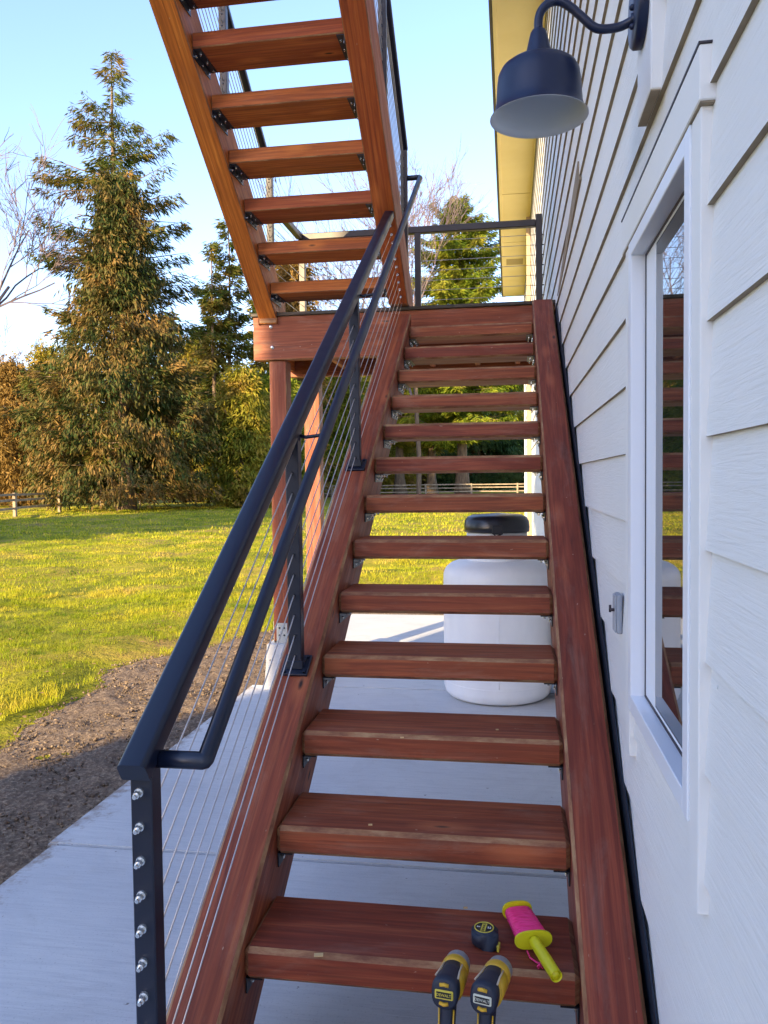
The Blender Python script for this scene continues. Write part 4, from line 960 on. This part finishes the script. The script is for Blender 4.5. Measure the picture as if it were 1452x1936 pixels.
bushy(905, 112, 700, 75, 33, DGREEN, 'dark green bushy tree far behind the stair treads')
bushy(795, 122, 700, 70, 34, BRIGHT, 'light green bushy tree far behind the middle of the treads')
bushy(985, 118, 690, 60, 35, DGREEN, 'dark green tree at the end of the house wall')
bushy(850, 118, 745, 70, 37, GOLD, 'dry golden shrub tree low behind the treads')
bushy(650, 112, 735, 80, 38, DGREEN, 'dark green tree low behind the landing joists')
bushy(575, 92, 690, 60, 39, DGREEN, 'mid green tree between the two landing posts')
tree(330, 85, 600, 60, 40, FIR, 'far dark conifer hidden partly by the big fir', gap=.2)
tree(150, 85, 610, 60, 41, FIR, 'far dark conifer on the left behind the big fir', gap=.2)

def bare_tree(u, y, vt, seed, label, spread=.5, r0=.25, depth=6, lean=(0, 0), group='bare winter trees', rmin=.018):
    rg = random.Random(seed); b = gpos(u, y); H = hgt(vt, y, u); t = thing('bare_tree', b, label, 'tree', group)
    mt = MB(); mc = MB()
    def grow(p, d, L, r, lv, mb_):
        n = 4; pts = [p]; q = p; dd = d
        for i in range(n):
            w_ = .12 if lv else .025; dd = (dd+Vector((rg.gauss(0, w_), rg.gauss(0, w_), rg.gauss(.03, .08)))).normalized(); q = q+dd*L/n; pts.append(q)
        tube(mb_, pts, [r*(1-.45*i/n) for i in range(n+1)], 5 if lv < 2 else 3, caps=False, smooth=False)
        if lv >= depth: return
        for k in range(3 if lv < 3 else 4):
            a_ = rg.random()*6.28; s = spread*rg.uniform(.6, 1.3); at = pts[rg.choice((1, 2, 3, 4)) if lv else rg.choice((2, 3, 4))]
            side = dd.orthogonal().normalized(); side = Matrix.Rotation(a_, 3, dd) @ side
            grow(at, (dd+side*s).normalized(), L*rg.uniform(.55, .8), max(r*.52, rmin), lv+1, mc)
    grow(b, Vector((lean[0], lean[1], 1)).normalized(), H*.42, r0, 0, mt)
    mt.build('trunk', BARK, t); mc.build('crown', TWIG, t)
bare_tree(792, 72, 170, 5, 'bare twiggy tree behind the top of the handrail', .25, .26, 6, rmin=.019, lean=(.05, 0))
bare_tree(-70, 40, 230, 6, 'bare purple grey tree reaching in from the left edge, nearer one', .45, .3, 6, (.05, 0))
bare_tree(-10, 60, 470, 8, 'low bare tree at the left edge behind the golden cedar', .55, .25, 6)
bare_tree(665, 85, 330, 9, 'bare tree glimpsed through the middle overhead treads', .4, .22, 6)


# ------------------------------------------------------------------ fence
fc = thing('rail_fence', (-25, 40, GZ), 'weathered split rail fence running along the far side of the lawn', 'fence')
line = [(-20.5, 22), (-24.7, 35), (-26.3, 41.7), (-28.8, 51.2), (-29.2, 58), (-29, 64), (-26, 69), (-21.5, 72), (-17, 74), (-12.5, 75.5), (-8, 76.5), (-3.5, 77), (1, 77.5), (5.5, 78), (10, 78.5)]
for i, (x, y) in enumerate(line):
    mb = MB(); beam(mb, (x, y, GZ-.1), (x, y, GZ+1.25), .16, .16, up=(0, 1, 0), bev=.01, edge=0); mb.build('post', FENCEW, fc)
for i in range(len(line)-1):
    for h in (.45, .85, 1.15):
        mb = MB(); a = line[i]; b_ = line[i+1]; beam(mb, (a[0], a[1], GZ+h+random.uniform(-.04, .04)), (b_[0], b_[1], GZ+h+random.uniform(-.04, .04)), .07, .11, bev=0, edge=0); mb.build('rail', FENCEW, fc)

# ------------------------------------------------------------------ unseen building added behind the viewer to throw shade over the stairs
nb = thing('barn', (-7, -20, GZ), 'large white gabled barn, unseen, added behind the viewer to shade the stairs', 'barn')
gx, gy, gr, gh = -11.3, -16.0, -2.6, 11.2
mb = MB(); box(mb, (gx, -27, GZ-.1), (gr, gy, gh)); mb.build('wall', SIDING, nb)
mb = MB(); gm = (gx+gr)/2; V = [(gx-.02, gy+.05, gh), (gx-.02, -27.3, gh), (gm, -27.3, gh+2), (gm, gy+.05, gh+2), (gr, -27.3, gh), (gr, gy+.05, gh)]
mb.add(V, [(0, 3, 2, 1), (3, 5, 4, 2), (0, 5, 3), (1, 2, 4), (0, 1, 4, 5)]); mb.build('roof', ROOFM, nb)
